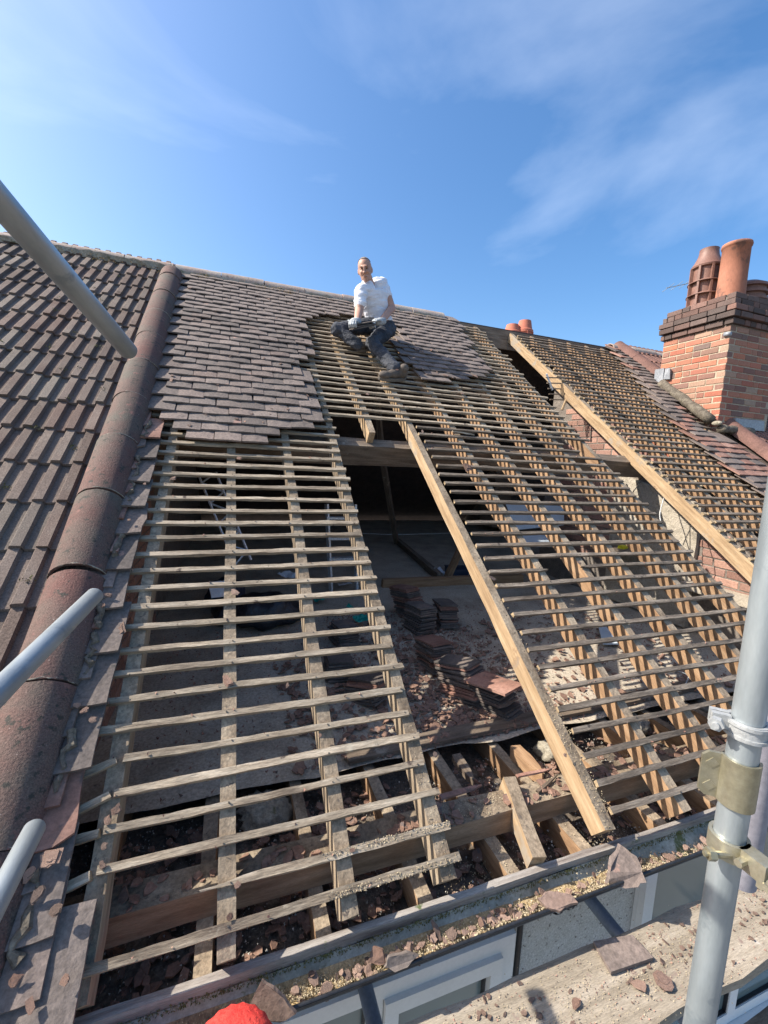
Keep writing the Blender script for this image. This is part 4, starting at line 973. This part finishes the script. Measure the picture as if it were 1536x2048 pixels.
headc = aty(730,540,3.24); neck = aty(741,570,3.33)
man = empty('person', ROOF @ Vector((hip.x, 4.33, 0)), 'person in white t-shirt and dark work trousers sitting on the battens holding tiles', 'person')
PI_ = Matrix.Translation(-man.location)
def local(o): o.matrix_local = PI_; return o
# head frame: faces the camera, slightly turned to the left of the picture
face = (CAMP - headc).normalized(); face = (face + Vector((-.10,0,.10))).normalized()
hu = (aty(727,514,3.24)-aty(733,562,3.24)).normalized(); hu = (hu-face*hu.dot(face)).normalized(); hr = hu.cross(face)   # hr: picture right
HM = Matrix((hr, -face, hu)).transposed().to_4x4() @ Matrix.Scale(.93,4); HM.translation = headc
h = .122   # half head height
body = MB()
def he(c, r_, seg=16): body.ellip((0,0,0), r_, None, seg, 12); n_ = seg*13; body.v[-n_:] = [HM @ (q+Vector(c)) for q in body.v[-n_:]]
he((0,.012,.030),(.074,.094,.092)); he((0,-.012,-.02),(.066,.076,.088)); he((0,-.030,-.075),(.046,.052,.040)); he((0,-.06,-.103),(.024,.022,.018))
he((0,-.086,.022),(.05,.016,.012)); he((-.030,-.078,-.026),(.022,.020,.018)); he((.030,-.078,-.026),(.022,.020,.018))
he((0,-.098,-.012),(.011,.016,.032)); he((0,-.108,-.034),(.016,.016,.012)); he((0,-.086,-.068),(.026,.012,.007)); he((0,-.084,-.079),(.024,.012,.007))
he((-.074,.014,-.010),(.010,.020,.030)); he((.074,.014,-.010),(.010,.020,.030))
limb(body, [HM @ Vector((0,.035,-.06)), neck+Vector((0,.02,-.01)), S+Vector((0,.02,-.04))], [.056,.056,.06])
# trunk
def ring_tube(mb, secs, seg=20):
    b0 = len(mb.v)
    for (c,xa,ya,rx,ry) in secs:
        for k in range(seg):
            a = 2*math.pi*k/seg; mb.v.append(Vector(c)+xa*(rx*math.cos(a))+ya*(ry*math.sin(a)))
    for i in range(len(secs)-1):
        for k in range(seg): a = b0+i*seg+k; b_ = b0+i*seg+(k+1)%seg; mb.f.append((a,b_,b_+seg,a+seg)); mb.m.append(0)
    mb.f.append(tuple(b0+k for k in range(seg-1,-1,-1))); mb.f.append(tuple(b0+(len(secs)-1)*seg+k for k in range(seg))); mb.m += [0,0]
sx = (lsh-rsh).normalized(); upv = (S-hip).normalized(); sx = (sx-upv*sx.dot(upv)).normalized(); sy = upv.cross(sx)
hx = (sx*.6+Vector((1,0,0))*.4).normalized()
def trunk(mb, g=0.0, t0=-.06, t1=1.0):
    secs = []
    for t,rx,ry in ((-.06,.145,.110),(.12,.140,.108),(.32,.126,.100),(.55,.140,.110),(.78,.166,.120),(.92,.158,.105),(1.02,.105,.080)):
        if t0 <= t <= t1: secs.append((hip.lerp(S,t)+sy*.02*math.sin(t*3), sx.lerp(hx,1-t).normalized(), sy, rx+g, ry+g))
    ring_tube(mb, secs)
trunk(body, -.008)
limb(body, [rsh,relb,rwr],[.056,.044,.031]); limb(body, [lsh,lelb,lwr],[.058,.046,.031])
limb(body, [rhip,rkn,rank],[.075,.055,.042]); limb(body, [lhip,lkn,lank],[.078,.056,.042])
o = local(remeshed('body', body, M_['skin'], man, .0075, 5)); o['label'] = 'tanned face, neck and bare forearms'
# hair cap
hc = MB(); hc.ellip((0,0,0),(.0775,.0975,.0950),None,22,14)
hc.v = [q for q in hc.v]
keep = [i for i,q in enumerate(hc.v)]
fs = [f for f in hc.f if all((hc.v[i].z > .030 + max(0,-hc.v[i].y)*.72) or (hc.v[i].y > .035 and hc.v[i].z > -.055) for i in f)]
hc.f = fs; hc.m = [0]*len(fs); hc.v = [HM @ (q+Vector((0,.012,.030))) for q in hc.v]
o = local(hc.build('hair', M_['hair'], man, True)); o['label'] = 'closely cropped grey hair'
ey = MB()
for sx_ in (-.030,.030):
    ey.ellip((0,0,0),(.014,.006,.005),None,10,6); n_ = 70; ey.v[-n_:] = [HM @ (q+Vector((sx_,-.0865,.004))) for q in ey.v[-n_:]]
    ey.ellip((0,0,0),(.018,.006,.004),None,10,6); ey.v[-n_:] = [HM @ (q+Vector((sx_,-.096,.024))) for q in ey.v[-n_:]]
ey.ellip((0,0,0),(.019,.005,.0022),None,10,6); ey.v[-70:] = [HM @ (q+Vector((0,-.0945,-.0735))) for q in ey.v[-70:]]
local(ey.build('eyes_and_mouth', M_['face_dark'], man, True))
# t-shirt
ts = MB(); trunk(ts, .012, .0, .95)
limb(ts, [neck+Vector((-.05,.03,-.05)), rsh],[.045,.06]); limb(ts, [neck+Vector((.05,.03,-.05)), lsh],[.045,.06])
limb(ts, [rsh+(S-rsh)*.55, rsh, rsh.lerp(relb,.60)],[.085,.070,.066]); limb(ts, [lsh+(S-lsh)*.55, lsh, lsh.lerp(lelb,.50)],[.078,.066,.064])
ts_o = local(remeshed('t_shirt', ts, M_['shirt'], man, .009, 5))
for v in ts_o.data.vertices:   # folds
    p = v.co; f_ = mnoise.noise((p.x*4+p.z*12, p.y*4, p.z*20-p.x*8))*.013 - abs(mnoise.noise((p.x*6+p.z*12,p.y*6,p.z*18-p.x*10)))*.011
    v.co = p + v.normal*f_
# trousers
tr = MB(); trunk(tr, .016, -.06, .12); tr.ellip(hip-upv*.03, (.165,.14,.10))
limb(tr, [rhip,rhip.lerp(rkn,.5),rkn,rkn.lerp(rank,.5),rkn.lerp(rank,.97)],[.094,.084,.074,.064,.060])
limb(tr, [lhip,lhip.lerp(lkn,.5),lkn,lkn.lerp(lank,.5),lkn.lerp(lank,.97)],[.097,.086,.074,.066,.064])
tr_o = local(remeshed('trousers', tr, M_['trousers'], man, .009, 4))
for v in tr_o.data.vertices:
    p = v.co; f_ = (mnoise.noise((p.x*10,p.y*9,p.z*24))*.010 - abs(mnoise.noise((p.x*18+p.z*18,p.y*16,p.z*34)))*.012)
    v.co = p + v.normal*f_
# shoes
def shoe(toe, heel, label):
    d = (toe-heel).normalized(); up_ = NR - d*d.dot(NR); up_.normalize(); sd_ = d.cross(up_)
    M = Matrix((d,sd_,up_)).transposed().to_4x4(); M.translation = heel
    L = (toe-heel).length; b_ = MB()
    for c,r_ in (((.06,0,.055),(.062,.042,.055)),((.14,0,.045),(.08,.046,.042)),((L-.06,0,.035),(.068,.046,.034)),((.055,0,.10),(.048,.044,.045))):
        b_.ellip(c, r_, None, 14, 10)
    b_.v = [M @ q for q in b_.v]
    so_ = local(remeshed('shoe', b_, M_['shoe'], man, .007, 3)); so_['label'] = label
    s_ = MB(); pts = []
    for k in range(20):
        a = 2*math.pi*k/20; pts.append((L/2+(L/2+.004)*math.cos(a), (.045+.006*math.cos(a))*math.sin(a)*1.05))
    s_.poly(pts, .028, M @ Matrix.Translation((0,0,-.012))); q = s_.build('sole', M_['sole'], so_); q.matrix_local = Matrix()
shoe(ROOF @ atr(757,756,.022), ROOF @ atr(812,757,.022), 'dusty suede shoe braced on a batten')
shoe(ROOF @ atr(714,700,.03)+Vector((0,0,0)), ROOF @ atr(758,692,.03), 'dusty shoe tucked behind the other leg')
# gloved hands round the held tiles
hold = aty(721,652,3.03)
hx_ = (aty(735,648,3.02)-aty(703,656,3.02)).normalized()
for q in range(3):
    M = Matrix.Translation(hold+Vector((0,0,.018*(q-1)))) @ Matrix.Rotation(math.atan2(hx_.y,hx_.x)+U(-.08,.08),4,'Z') @ Matrix.Rotation(-hx_.z*.8+U(-.05,.05),4,'Y') @ Matrix.Rotation(.25,4,'X') @ Matrix.Rotation(math.pi/2,4,'Z') @ Matrix.Translation((0,-.13,0)) @ Matrix.Scale(.86,4)
    tag(place('roof_tile', TME[('worn','tile_dark')][q], None, M), "clay tile in the small pile held in the man's gloved hands", 'roof tile', 'tiles held by the man')
def hand(wr, kn, side, name='glove'):
    g_ = MB(); d = (kn-wr).normalized(); z_ = Vector((0,0,1)); z_ = (z_-d*d.z).normalized(); y_ = z_.cross(d)
    limb(g_, [wr-d*.03, wr+d*.02],[.036,.038]); g_.ellip(wr+d*.065,(.05,.046,.034))
    for k in range(4):
        b_ = wr+d*.10+y_*(k-1.5)*.021; L = (.052,.060,.056,.045)[k]
        limb(g_, [b_-d*.03, b_+d*L*.5+z_*.004, b_+d*L*.9-z_*.022, b_+d*L*.75-z_*.046],[.0115,.0110,.0105,.0095], 8)
    tb = wr+d*.04+y_*side*.036; limb(g_, [tb, tb+d*.035+y_*side*.022+z_*.008, tb+d*.07+y_*side*.012+z_*.010],[.014,.0125,.011], 8)
    return local(remeshed(name, g_, M_['glove'], man, .005, 2))
hand(lwr, hold+Vector((.055,-.005,.03)), 1)['label'] = 'pale grey knitted glove on the hand at the picture right'
hand(rwr, hold+Vector((-.055,-.01,.03)), -1)['label'] = 'pale grey knitted glove on the hand at the picture left'

bpy.data.scenes.remove(TMP)
# ================================================================ shards and debris
SH = []
for q in range(14):
    mb = MB(); n_ = random.choice((9,10,12,13)); n_ = random.choice((7,8,9,10)); inc = [U(.35,1.7) for _ in range(n_)]; tot = sum(inc); acc = 0; pts = []
    for q_ in inc: acc += q_; r_ = U(.6,1.12); a_ = 2*math.pi*acc/tot; pts.append((r_*math.cos(a_), r_*math.sin(a_)))
    ax = U(.5,1)
    z_ = 0
    for lay in range(random.choice((1,2,2,3))):
        k_ = 1-.17*lay*U(.6,1.3); ox, oy = (U(-.07,.07)*lay for _ in '12')
        mb.poly([((x*k_*U(.9,1.08)*.5+ox),(y*k_*U(.9,1.08)*.5*ax+oy)) for x,y in pts], .085, Matrix.Translation((0,0,z_)), 0, [U(-.04,.025) for _ in pts]); z_ += .055
    SH.append(mb.mesh('tile_shard', M_['shard']))
def shard(M, s, label, group=None, flat=1.0):
    s *= .8
    o = place('tile_shard', random.choice(SH), None, M @ Matrix.Diagonal((s*U(.8,1.2),s*U(.8,1.2),s*.55*flat,1))); return tag(o, label, 'tile shard', group)
def rshard(px_, py_, s, label, group=None, n=.004):
    p = atr(px_,py_,n); return shard(rm(p.x,p.y,n,U(-.25,.25),U(-.25,.25),U(0,6)), s, label, group)
rshard(235,1265,.12,'large reddish tile shard at the edge of the left battens beside the capping',n=.02)
rshard(455,1362,.075,'pinkish tile shard on a batten over the second rafter at mid height')
rshard(478,917,.045,'small pink shard on a batten just below the tiles',n=.01)
rshard(620,915,.035,'small round shard on a batten left of the roof opening',n=.008)
rshard(347,957,.05,'red sliver of tile on a batten near the capping')
rshard(935,935,.11,'grey broken tile piece with a pink edge lying on the middle battens',n=.01)
rshard(924,787,.075,'small grey tile piece on the battens below the right tile patch',n=.01)
rshard(735,788,.04,'small pale shard on the battens below the man')
rshard(807,813,.04,'tiny pale shard on the battens just above the opening')
rshard(845,863,.045,'pale shard at the top corner of the opening by the cut rafter')
rshard(985,1157,.055,'pink shard beside the cut rafter on the middle battens')
rshard(1158,1125,.05,'pink shard at the broken batten among the middle rafters',n=.0)
rshard(470,1185,.065,'pale flat shard on a batten over the second rafter')
for (px_,py_,s) in ((215,1642,.04),(208,1693,.035),(205,1730,.035),(178,1840,.05),(475,1770,.03),(575,1370,.03),(1130,1510,.03),(840,1395,.03),(690,1480,.03),(870,1510,.03),(232,1620,.05),(460,1835,.03),(705,1700,.03),(640,1470,.03)):
    rshard(px_,py_,s,'small broken tile shard lying on the battens near the eaves','small shards on the lower battens')
for (px_,py_,s) in ((100,1715,.075),(75,1790,.06),(58,1750,.05),(170,1420,.05),(185,1440,.04),(155,1410,.035),(215,1190,.05),(205,1210,.035),(110,1820,.04),(60,2010,.05),(130,1960,.035),(30,1960,.04),(290,968,.03),(258,1040,.03)):
    rshard(px_,py_,s,'flaked tile shard on the edge tiles beside the half-round capping','shards on the tiles beside the capping',n=.058)
for i in range(34):
    u = U(-1.3,-.25); k = random.choice(range(24,50)); e = lerp_poly(E1, .1*k); 
    shard(rm(min(u,e-.05), .1*k+U(0,.08), .050, U(-.2,.1),U(-.2,.2),U(0,6)), U(.018,.05), 'flaked shard of clay lying on the remaining left tile patch', 'shards on the left tile patch')
for i in range(14):
    shard(rm(U(.9,1.7), U(3.55,4.3), .052, U(-.2,.1),U(-.2,.2),U(0,6)), U(.03,.09), 'flaked shard of clay lying on the right tile patch beside the man', 'shards on the right tile patch')
# gutter, board, floor shards
def gshard(px_, py_, z, s, label, group=None, rx=None, ry=None, flat=1):
    p = atz(px_,py_,z); return shard(Matrix.Translation(p) @ Euler((U(-.5,.5) if rx is None else rx, U(-.4,.4) if ry is None else ry, U(0,6))).to_matrix().to_4x4(), s, label, group, flat)
def pshard(pts, label, mat='shard', th=.011):
    pts = [Vector(p) for p in pts]; c = sum(pts, Vector())/len(pts)
    fine = []
    for a, b_ in zip(pts, pts[1:]+pts[:1]):
        for t in (0,.33,.66): fine.append(a.lerp(b_,t)+(b_-a).length*.07*Vector((U(-1,1),U(-1,1),U(-.4,.4)))*(0 if t == 0 else 1))
    nr = (pts[1]-pts[0]).cross(pts[2]-pts[0]).normalized(); nr = nr if nr.dot(CAMP-c) > 0 else -nr
    k = len(fine); mb = MB(); mb.add([p-nr*th for p in fine]+[p+nr*U(-.002,.002) for p in fine], [tuple(range(k)),tuple(range(2*k-1,k-1,-1))]+[(i,(i+1)%k,k+(i+1)%k,k+i) for i in range(k)])
    bm = bmesh.new(); me = mb.mesh('tile_shard', M_[mat]); bm.from_mesh(me); bmesh.ops.recalc_face_normals(bm, faces=bm.faces); bm.to_mesh(me); bm.free()
    return tag(place('tile_shard', me), label, 'tile shard')
def zs(L): return [atz(x,y,z) for x,y,z in L]
pshard(zs([(490,2030,-.155),(522,1962,-.085),(555,1985,-.10),(592,2028,-.135),(560,2046,-.165)]), 'large triangular tile shard standing in the gutter near the red hat')
pshard(zs([(1215,1768,-.165),(1222,1732,-.11),(1242,1690,-.075),(1272,1712,-.085),(1293,1765,-.13),(1262,1776,-.16)]), 'large dark rotten tile shard leaning over the fascia into the gutter', 'tile')
pshard(zs([(1075,1795,-.135),(1098,1782,-.13),(1140,1788,-.13),(1156,1805,-.135),(1120,1822,-.145),(1095,1815,-.145)]), 'flat reddish tile shard lying across the gutter edge')
pshard(zs([(770,1935,-.15),(778,1915,-.13),(815,1905,-.13),(838,1912,-.14),(815,1935,-.15),(790,1945,-.155)]), 'grey tile shard half buried in sawdust in the gutter', 'tile')
pshard(zs([(735,1925,-.15),(745,1895,-.12),(765,1900,-.12),(770,1928,-.15)]), 'brown tile shard standing in the gutter sawdust')
for i in range(54):
    x = U(-.70,1.25); shard(Matrix.Translation((x, gy+U(-.035,.02), gz-.022+U(-.01,.02))) @ Euler((U(-.7,.7),U(-.7,.7),U(0,6))).to_matrix().to_4x4(), U(.02,.06), 'broken clay shard among the debris in the gutter', 'shards in the gutter')
wt = [(1186,1888),(1264,1875),(1306,1921),(1221.5,1950)]; pts = [atz(a,b_,-.296) for a,b_ in wt]; mb = MB(); mb.poly([(p.x,p.y) for p in (pts[0],pts[3],pts[2],pts[1])], .013, Matrix.Translation((0,0,-.297))); tag(mb.build('roof_tile', M_['tile']), 'half of a clay tile lying on the scaffold board', 'roof tile')
gshard(1330,1965,-.290,.085,'long brown tile shard on the scaffold board near the pole',rx=.1,ry=.1)
gshard(1280,1972,-.292,.06,'orange tile shard left of the long brown one on the scaffold board',rx=.1,ry=.1)
gshard(1152,2008,-.292,.045,'small orange shard on the scaffold board near the bottom edge',rx=.1,ry=.1)
for i in range(9): shard(Matrix.Translation((U(-.3,1.3),U(-.385,-.19),-.296)) @ Euler((U(-.1,.1),U(-.1,.1),U(0,6))).to_matrix().to_4x4(), U(.018,.035), 'small clay shard on the scaffold board', 'small shards on the scaffold board')
for i in range(60):
    x, y_ = (U(.0,.95),U(.72,2.2)) if i < 40 else (U(1.0,2.4),U(.7,2.0))
    shard(Matrix.Translation((x,y_,FZ+.012)) @ Euler((U(-.3,.3),U(-.3,.3),U(0,6))).to_matrix().to_4x4(), U(.025,.09), 'broken clay shard on the dusty loft floor', 'shards on the loft floor')
for i in range(40):
    shard(Matrix.Translation((U(-1.2,2.2),U(.30,.66),-.215)) @ Euler((U(-.5,.5),U(-.5,.5),U(0,6))).to_matrix().to_4x4(), U(.025,.08), 'broken clay shard in the rubble between the joists', 'shards between the joists')
def flakes(name, spots_, mat, smin, smax, label, cat, thin=.35):
    mb = MB()
    for (p, nrm) in spots_:
        s = U(smin,smax); E_ = Euler((U(0,6),U(0,6),U(0,6))).to_matrix(); a = [E_ @ Vector(q) for q in ((s,0,0),(-s*.6,s*.7,0),(-s*.5,-s*.6,s*.2),(0,0,s*thin))]
        mb.add([p+q for q in a], [(0,1,2),(0,3,1),(1,3,2),(2,3,0)])
    return tag(mb.build(name, M_[mat]), label, cat, kind='stuff')
def chips(name, spots_, mat, smin, smax, label, cat):
    mb = MB()
    for p in spots_:
        s = U(smin,smax); M = Matrix.Translation(p) @ Euler((U(-.5,.5),U(-.5,.5),U(0,6))).to_matrix().to_4x4()
        mb.poly([(x*s,y*s*.75) for x,y in jitpoly(random.choice((5,6,7)),1,.45)], min(U(.003,.010), s*.35), M, 0, None)
    return tag(mb.build(name, M_[mat]), label, cat, kind='stuff')
pts_ = []
for i in range(850):
    t = R(); x = .12+.62*R()+.25*(1-t)*random.gauss(0,.4); y_ = .70+1.9*t*R()
    pts_.append(Vector((x,y_,FZ+.010+.03*max(0,mnoise.noise((x*5,y_*5,0))))))
for i in range(500): pts_.append(Vector((U(.7,2.6),U(.68,2.2),FZ+.012)))
for i in range(350): pts_.append(Vector((U(-.6,.0),U(.68,1.8),FZ+.012)))
chips('tile_rubble', pts_, 'shard', .006,.030, 'broken tile rubble spread over the loft floor below the opening', 'debris')
pts_ = [Vector((U(-1.35,-.15),U(.02,.64),-.235+U(0,.015))) for i in range(520)]+[Vector((U(-.15,2.4),U(.02,.64),-.235+U(0,.02))) for i in range(620)]+[Vector((U(-1.3,1.6),U(.17,.26),-.042)) for i in range(150)]
chips('eaves_tile_rubble', pts_, 'shard', .008,.028, 'broken tile rubble lying between the joists along the eaves', 'debris')
pts_ = [Vector((U(-.9,1.3),gy+U(-.03,.012),gz-.034+U(0,.014))) for i in range(170)]
chips('gutter_tile_chips', pts_, 'shard', .005,.018, 'brown tile chips mixed into the silt in the gutter', 'debris')
pts_ = [Vector((random.choice((-.2,.6,1.1))+random.gauss(0,.18),random.gauss(-.27,.05),-.298)) for i in range(150)]; pts_ = [p for p in pts_ if -.388 < p.y < -.18]
chips('board_tile_chips', pts_, 'shard', .003,.012, 'small tile chips scattered on the scaffold board', 'debris')
def gut(x): return gz+.004*math.sin(x*1.9)
sp = []
hm = MB(); nX, nY = 150, 8
def heap_h(x): return .016*max(0,.6+.7*mnoise.noise((x*3.1,7,0)))*(1 if -.9 < x < .75 else .25)+.002
for i in range(nX+1):
    x = -1.1+2.6*i/nX
    for j in range(nY+1):
        a = math.pi*(.22+.56*j/nY); w_ = math.sin(math.pi*j/nY)
        hm.v.append(Vector((x, gy+.0485*math.cos(a), gz-.0485*math.sin(a)+w_*(heap_h(x)*(1+.8*mnoise.noise((x*22,j*.6,0)))+.004*mnoise.noise((x*60,j,3)))-.002)))
for i in range(nX):
    for j in range(nY): a = i*(nY+1)+j; hm.f.append((a,a+1,a+nY+2,a+nY+1)); hm.m.append(0)
hmat = pmat('gutter_silt', [(.16,.12,.075),(.34,.25,.13),(.46,.34,.19)], 12, bump=1, bscale=120, fine=.5, fscale=150, spots=[((.30,.16,.115),14,.62),((.09,.075,.055),18,.64)])
tag(hm.build('gutter_silt', hmat, smooth=True), 'bed of sawdust and silt lying in the gutter', 'debris', kind='stuff')
def heap(x):
    return max(0, .55+.55*mnoise.noise((x*3.1,7,0)))*(1 if -.98 < x < .72 else .35)
for i in range(12000):
    x = U(-1.1,1.5); a = random.gauss(1.78,.36); h_ = heap(x)
    if R() > h_+.12: continue
    y_ = gy+.042*math.cos(a); base = gz-.047*math.sin(a)
    sp.append((Vector((x,y_,base+heap_h(x)*1.3+U(0,.010)*h_)),None))
flakes('sawdust', sp, 'sawdust', .002,.0055, 'pale yellow sawdust heaped along the gutter', 'sawdust')
sp = []
for i in range(4200):
    x = random.gauss(.02,.16) if R() < .6 else random.gauss(.58,.12); y_ = U(-.02,.52)
    on = False
    for u in (-.53,-.19,.508):
        if abs(x-u) < .024: sp.append((W(x, U(-.04,.45), -.0165),None)); on = True
    if on: continue
    if .168 < y_ < .268: sp.append((Vector((x,y_,-.043)),None))
    elif any(abs(x-u) < .025 for u in JU) and y_ < .16: sp.append((Vector((x,y_,-.138)),None))
    else: sp.append((Vector((x,y_,-.225+.01*R())),None))
for i in range(500): sp.append((W(U(-.6,-.14),.1*random.choice((0,1))+U(-.01,.01),.002),None))
for i in range(160): x = .535+U(0,.02); sp.append((W(x, abs(random.gauss(0,.5)), -.016),None))
flakes('sawdust', sp, 'sawdust', .0015,.0045, 'pale sawdust sprinkled over plate, joists and lower battens', 'sawdust')
sp = [(Vector((U(-.1,1.1) if R() < .6 else U(-1.4,3.0),U(.68,2.6),FZ+.004)),None) for i in range(6500)]
flakes('tile_crumbs', sp, 'crumb', .004,.014, 'reddish tile crumbs strewn over the loft floor', 'debris')
sp = [(Vector((U(-1.45,2.6),U(.0,.66),-.225+U(0,.02))),None) for i in range(5200)]
flakes('eaves_grit', sp, 'grit', .0022,.0065, 'pale grit and mortar crumbs between the joists', 'debris')
sp = [(Vector((U(-.5,1.9),U(-.39,-.178),-.297)),None) for i in range(1100)]
flakes('board_crumbs', sp, 'crumb', .0015,.005, 'fine reddish crumbs on the scaffold board', 'debris')
sp = [(Vector((U(-.3,.7),random.gauss(-.29,.05),-.297)),None) for i in range(1400)]
flakes('board_sawdust', sp, 'sawdust', .0012,.0035, 'fine sawdust on the scaffold board', 'sawdust')
sp = [(Vector((U(-1.4,1.8), -.031+U(-.004,.003), gz-.003+U(-.012,.008))),None) for i in range(2600)]
flakes('gutter_moss', sp, 'moss', .002,.005, 'green moss along the back edge of the gutter', 'moss')
sp = []
for i in range(30):
    c_ = W(U(-3.2,1.6), U(5.18,5.40), .05)
    for j in range(50): sp.append((c_+Vector((random.gauss(0,.05),random.gauss(0,.02),random.gauss(0,.016))),None))
flakes('ridge_lichen', sp, 'lichen', .003,.008, 'orange lichen tufts along the ridge', 'lichen')
sp = []
for i in range(60):
    c_ = W(-1.66-1.9*R(), U(.9,5.2), .04)
    for j in range(26): sp.append((c_+Vector((random.gauss(0,.014),random.gauss(0,.014),random.gauss(0,.008))),None))
flakes('roof_moss', sp, 'moss', .003,.008, 'small moss tufts on the ribbed left roof', 'moss')
sp = []
for i in range(420):
    u = U(-1.35,2.3); k = random.randint(0,52)
    if k < 28 and -.18 < u < .56: continue
    if k > 24 and (u < -.1 or (k > 34 and u > .75) or k > 46): continue
    sp.append((W(u,.1*k+U(-.01,.01),.004),None))
flakes('batten_crumbs', sp, 'crumb', .003,.009, 'clay crumbs caught on the battens', 'debris')
# mortar / wool lumps between joists
for (px_,py_) in ((540,1630),(530,1615),(1110,1500),(1270,1450),(1410,1410)):
    c_ = atz(px_,py_,-.2); crumple('mortar_lump',(c_.x,c_.y,-.24),(.10,.07,.05),'mortar',{540:'near pale mortar lump between joists under the left battens',530:'far pale mortar lump between joists under the left battens',1110:'pale mortar lump behind the plate by the cut rafter',1270:'mossy mortar lump under the right battens',1410:'mortar lump under the right battens near the pole'}[px_],'mortar',.4,4)
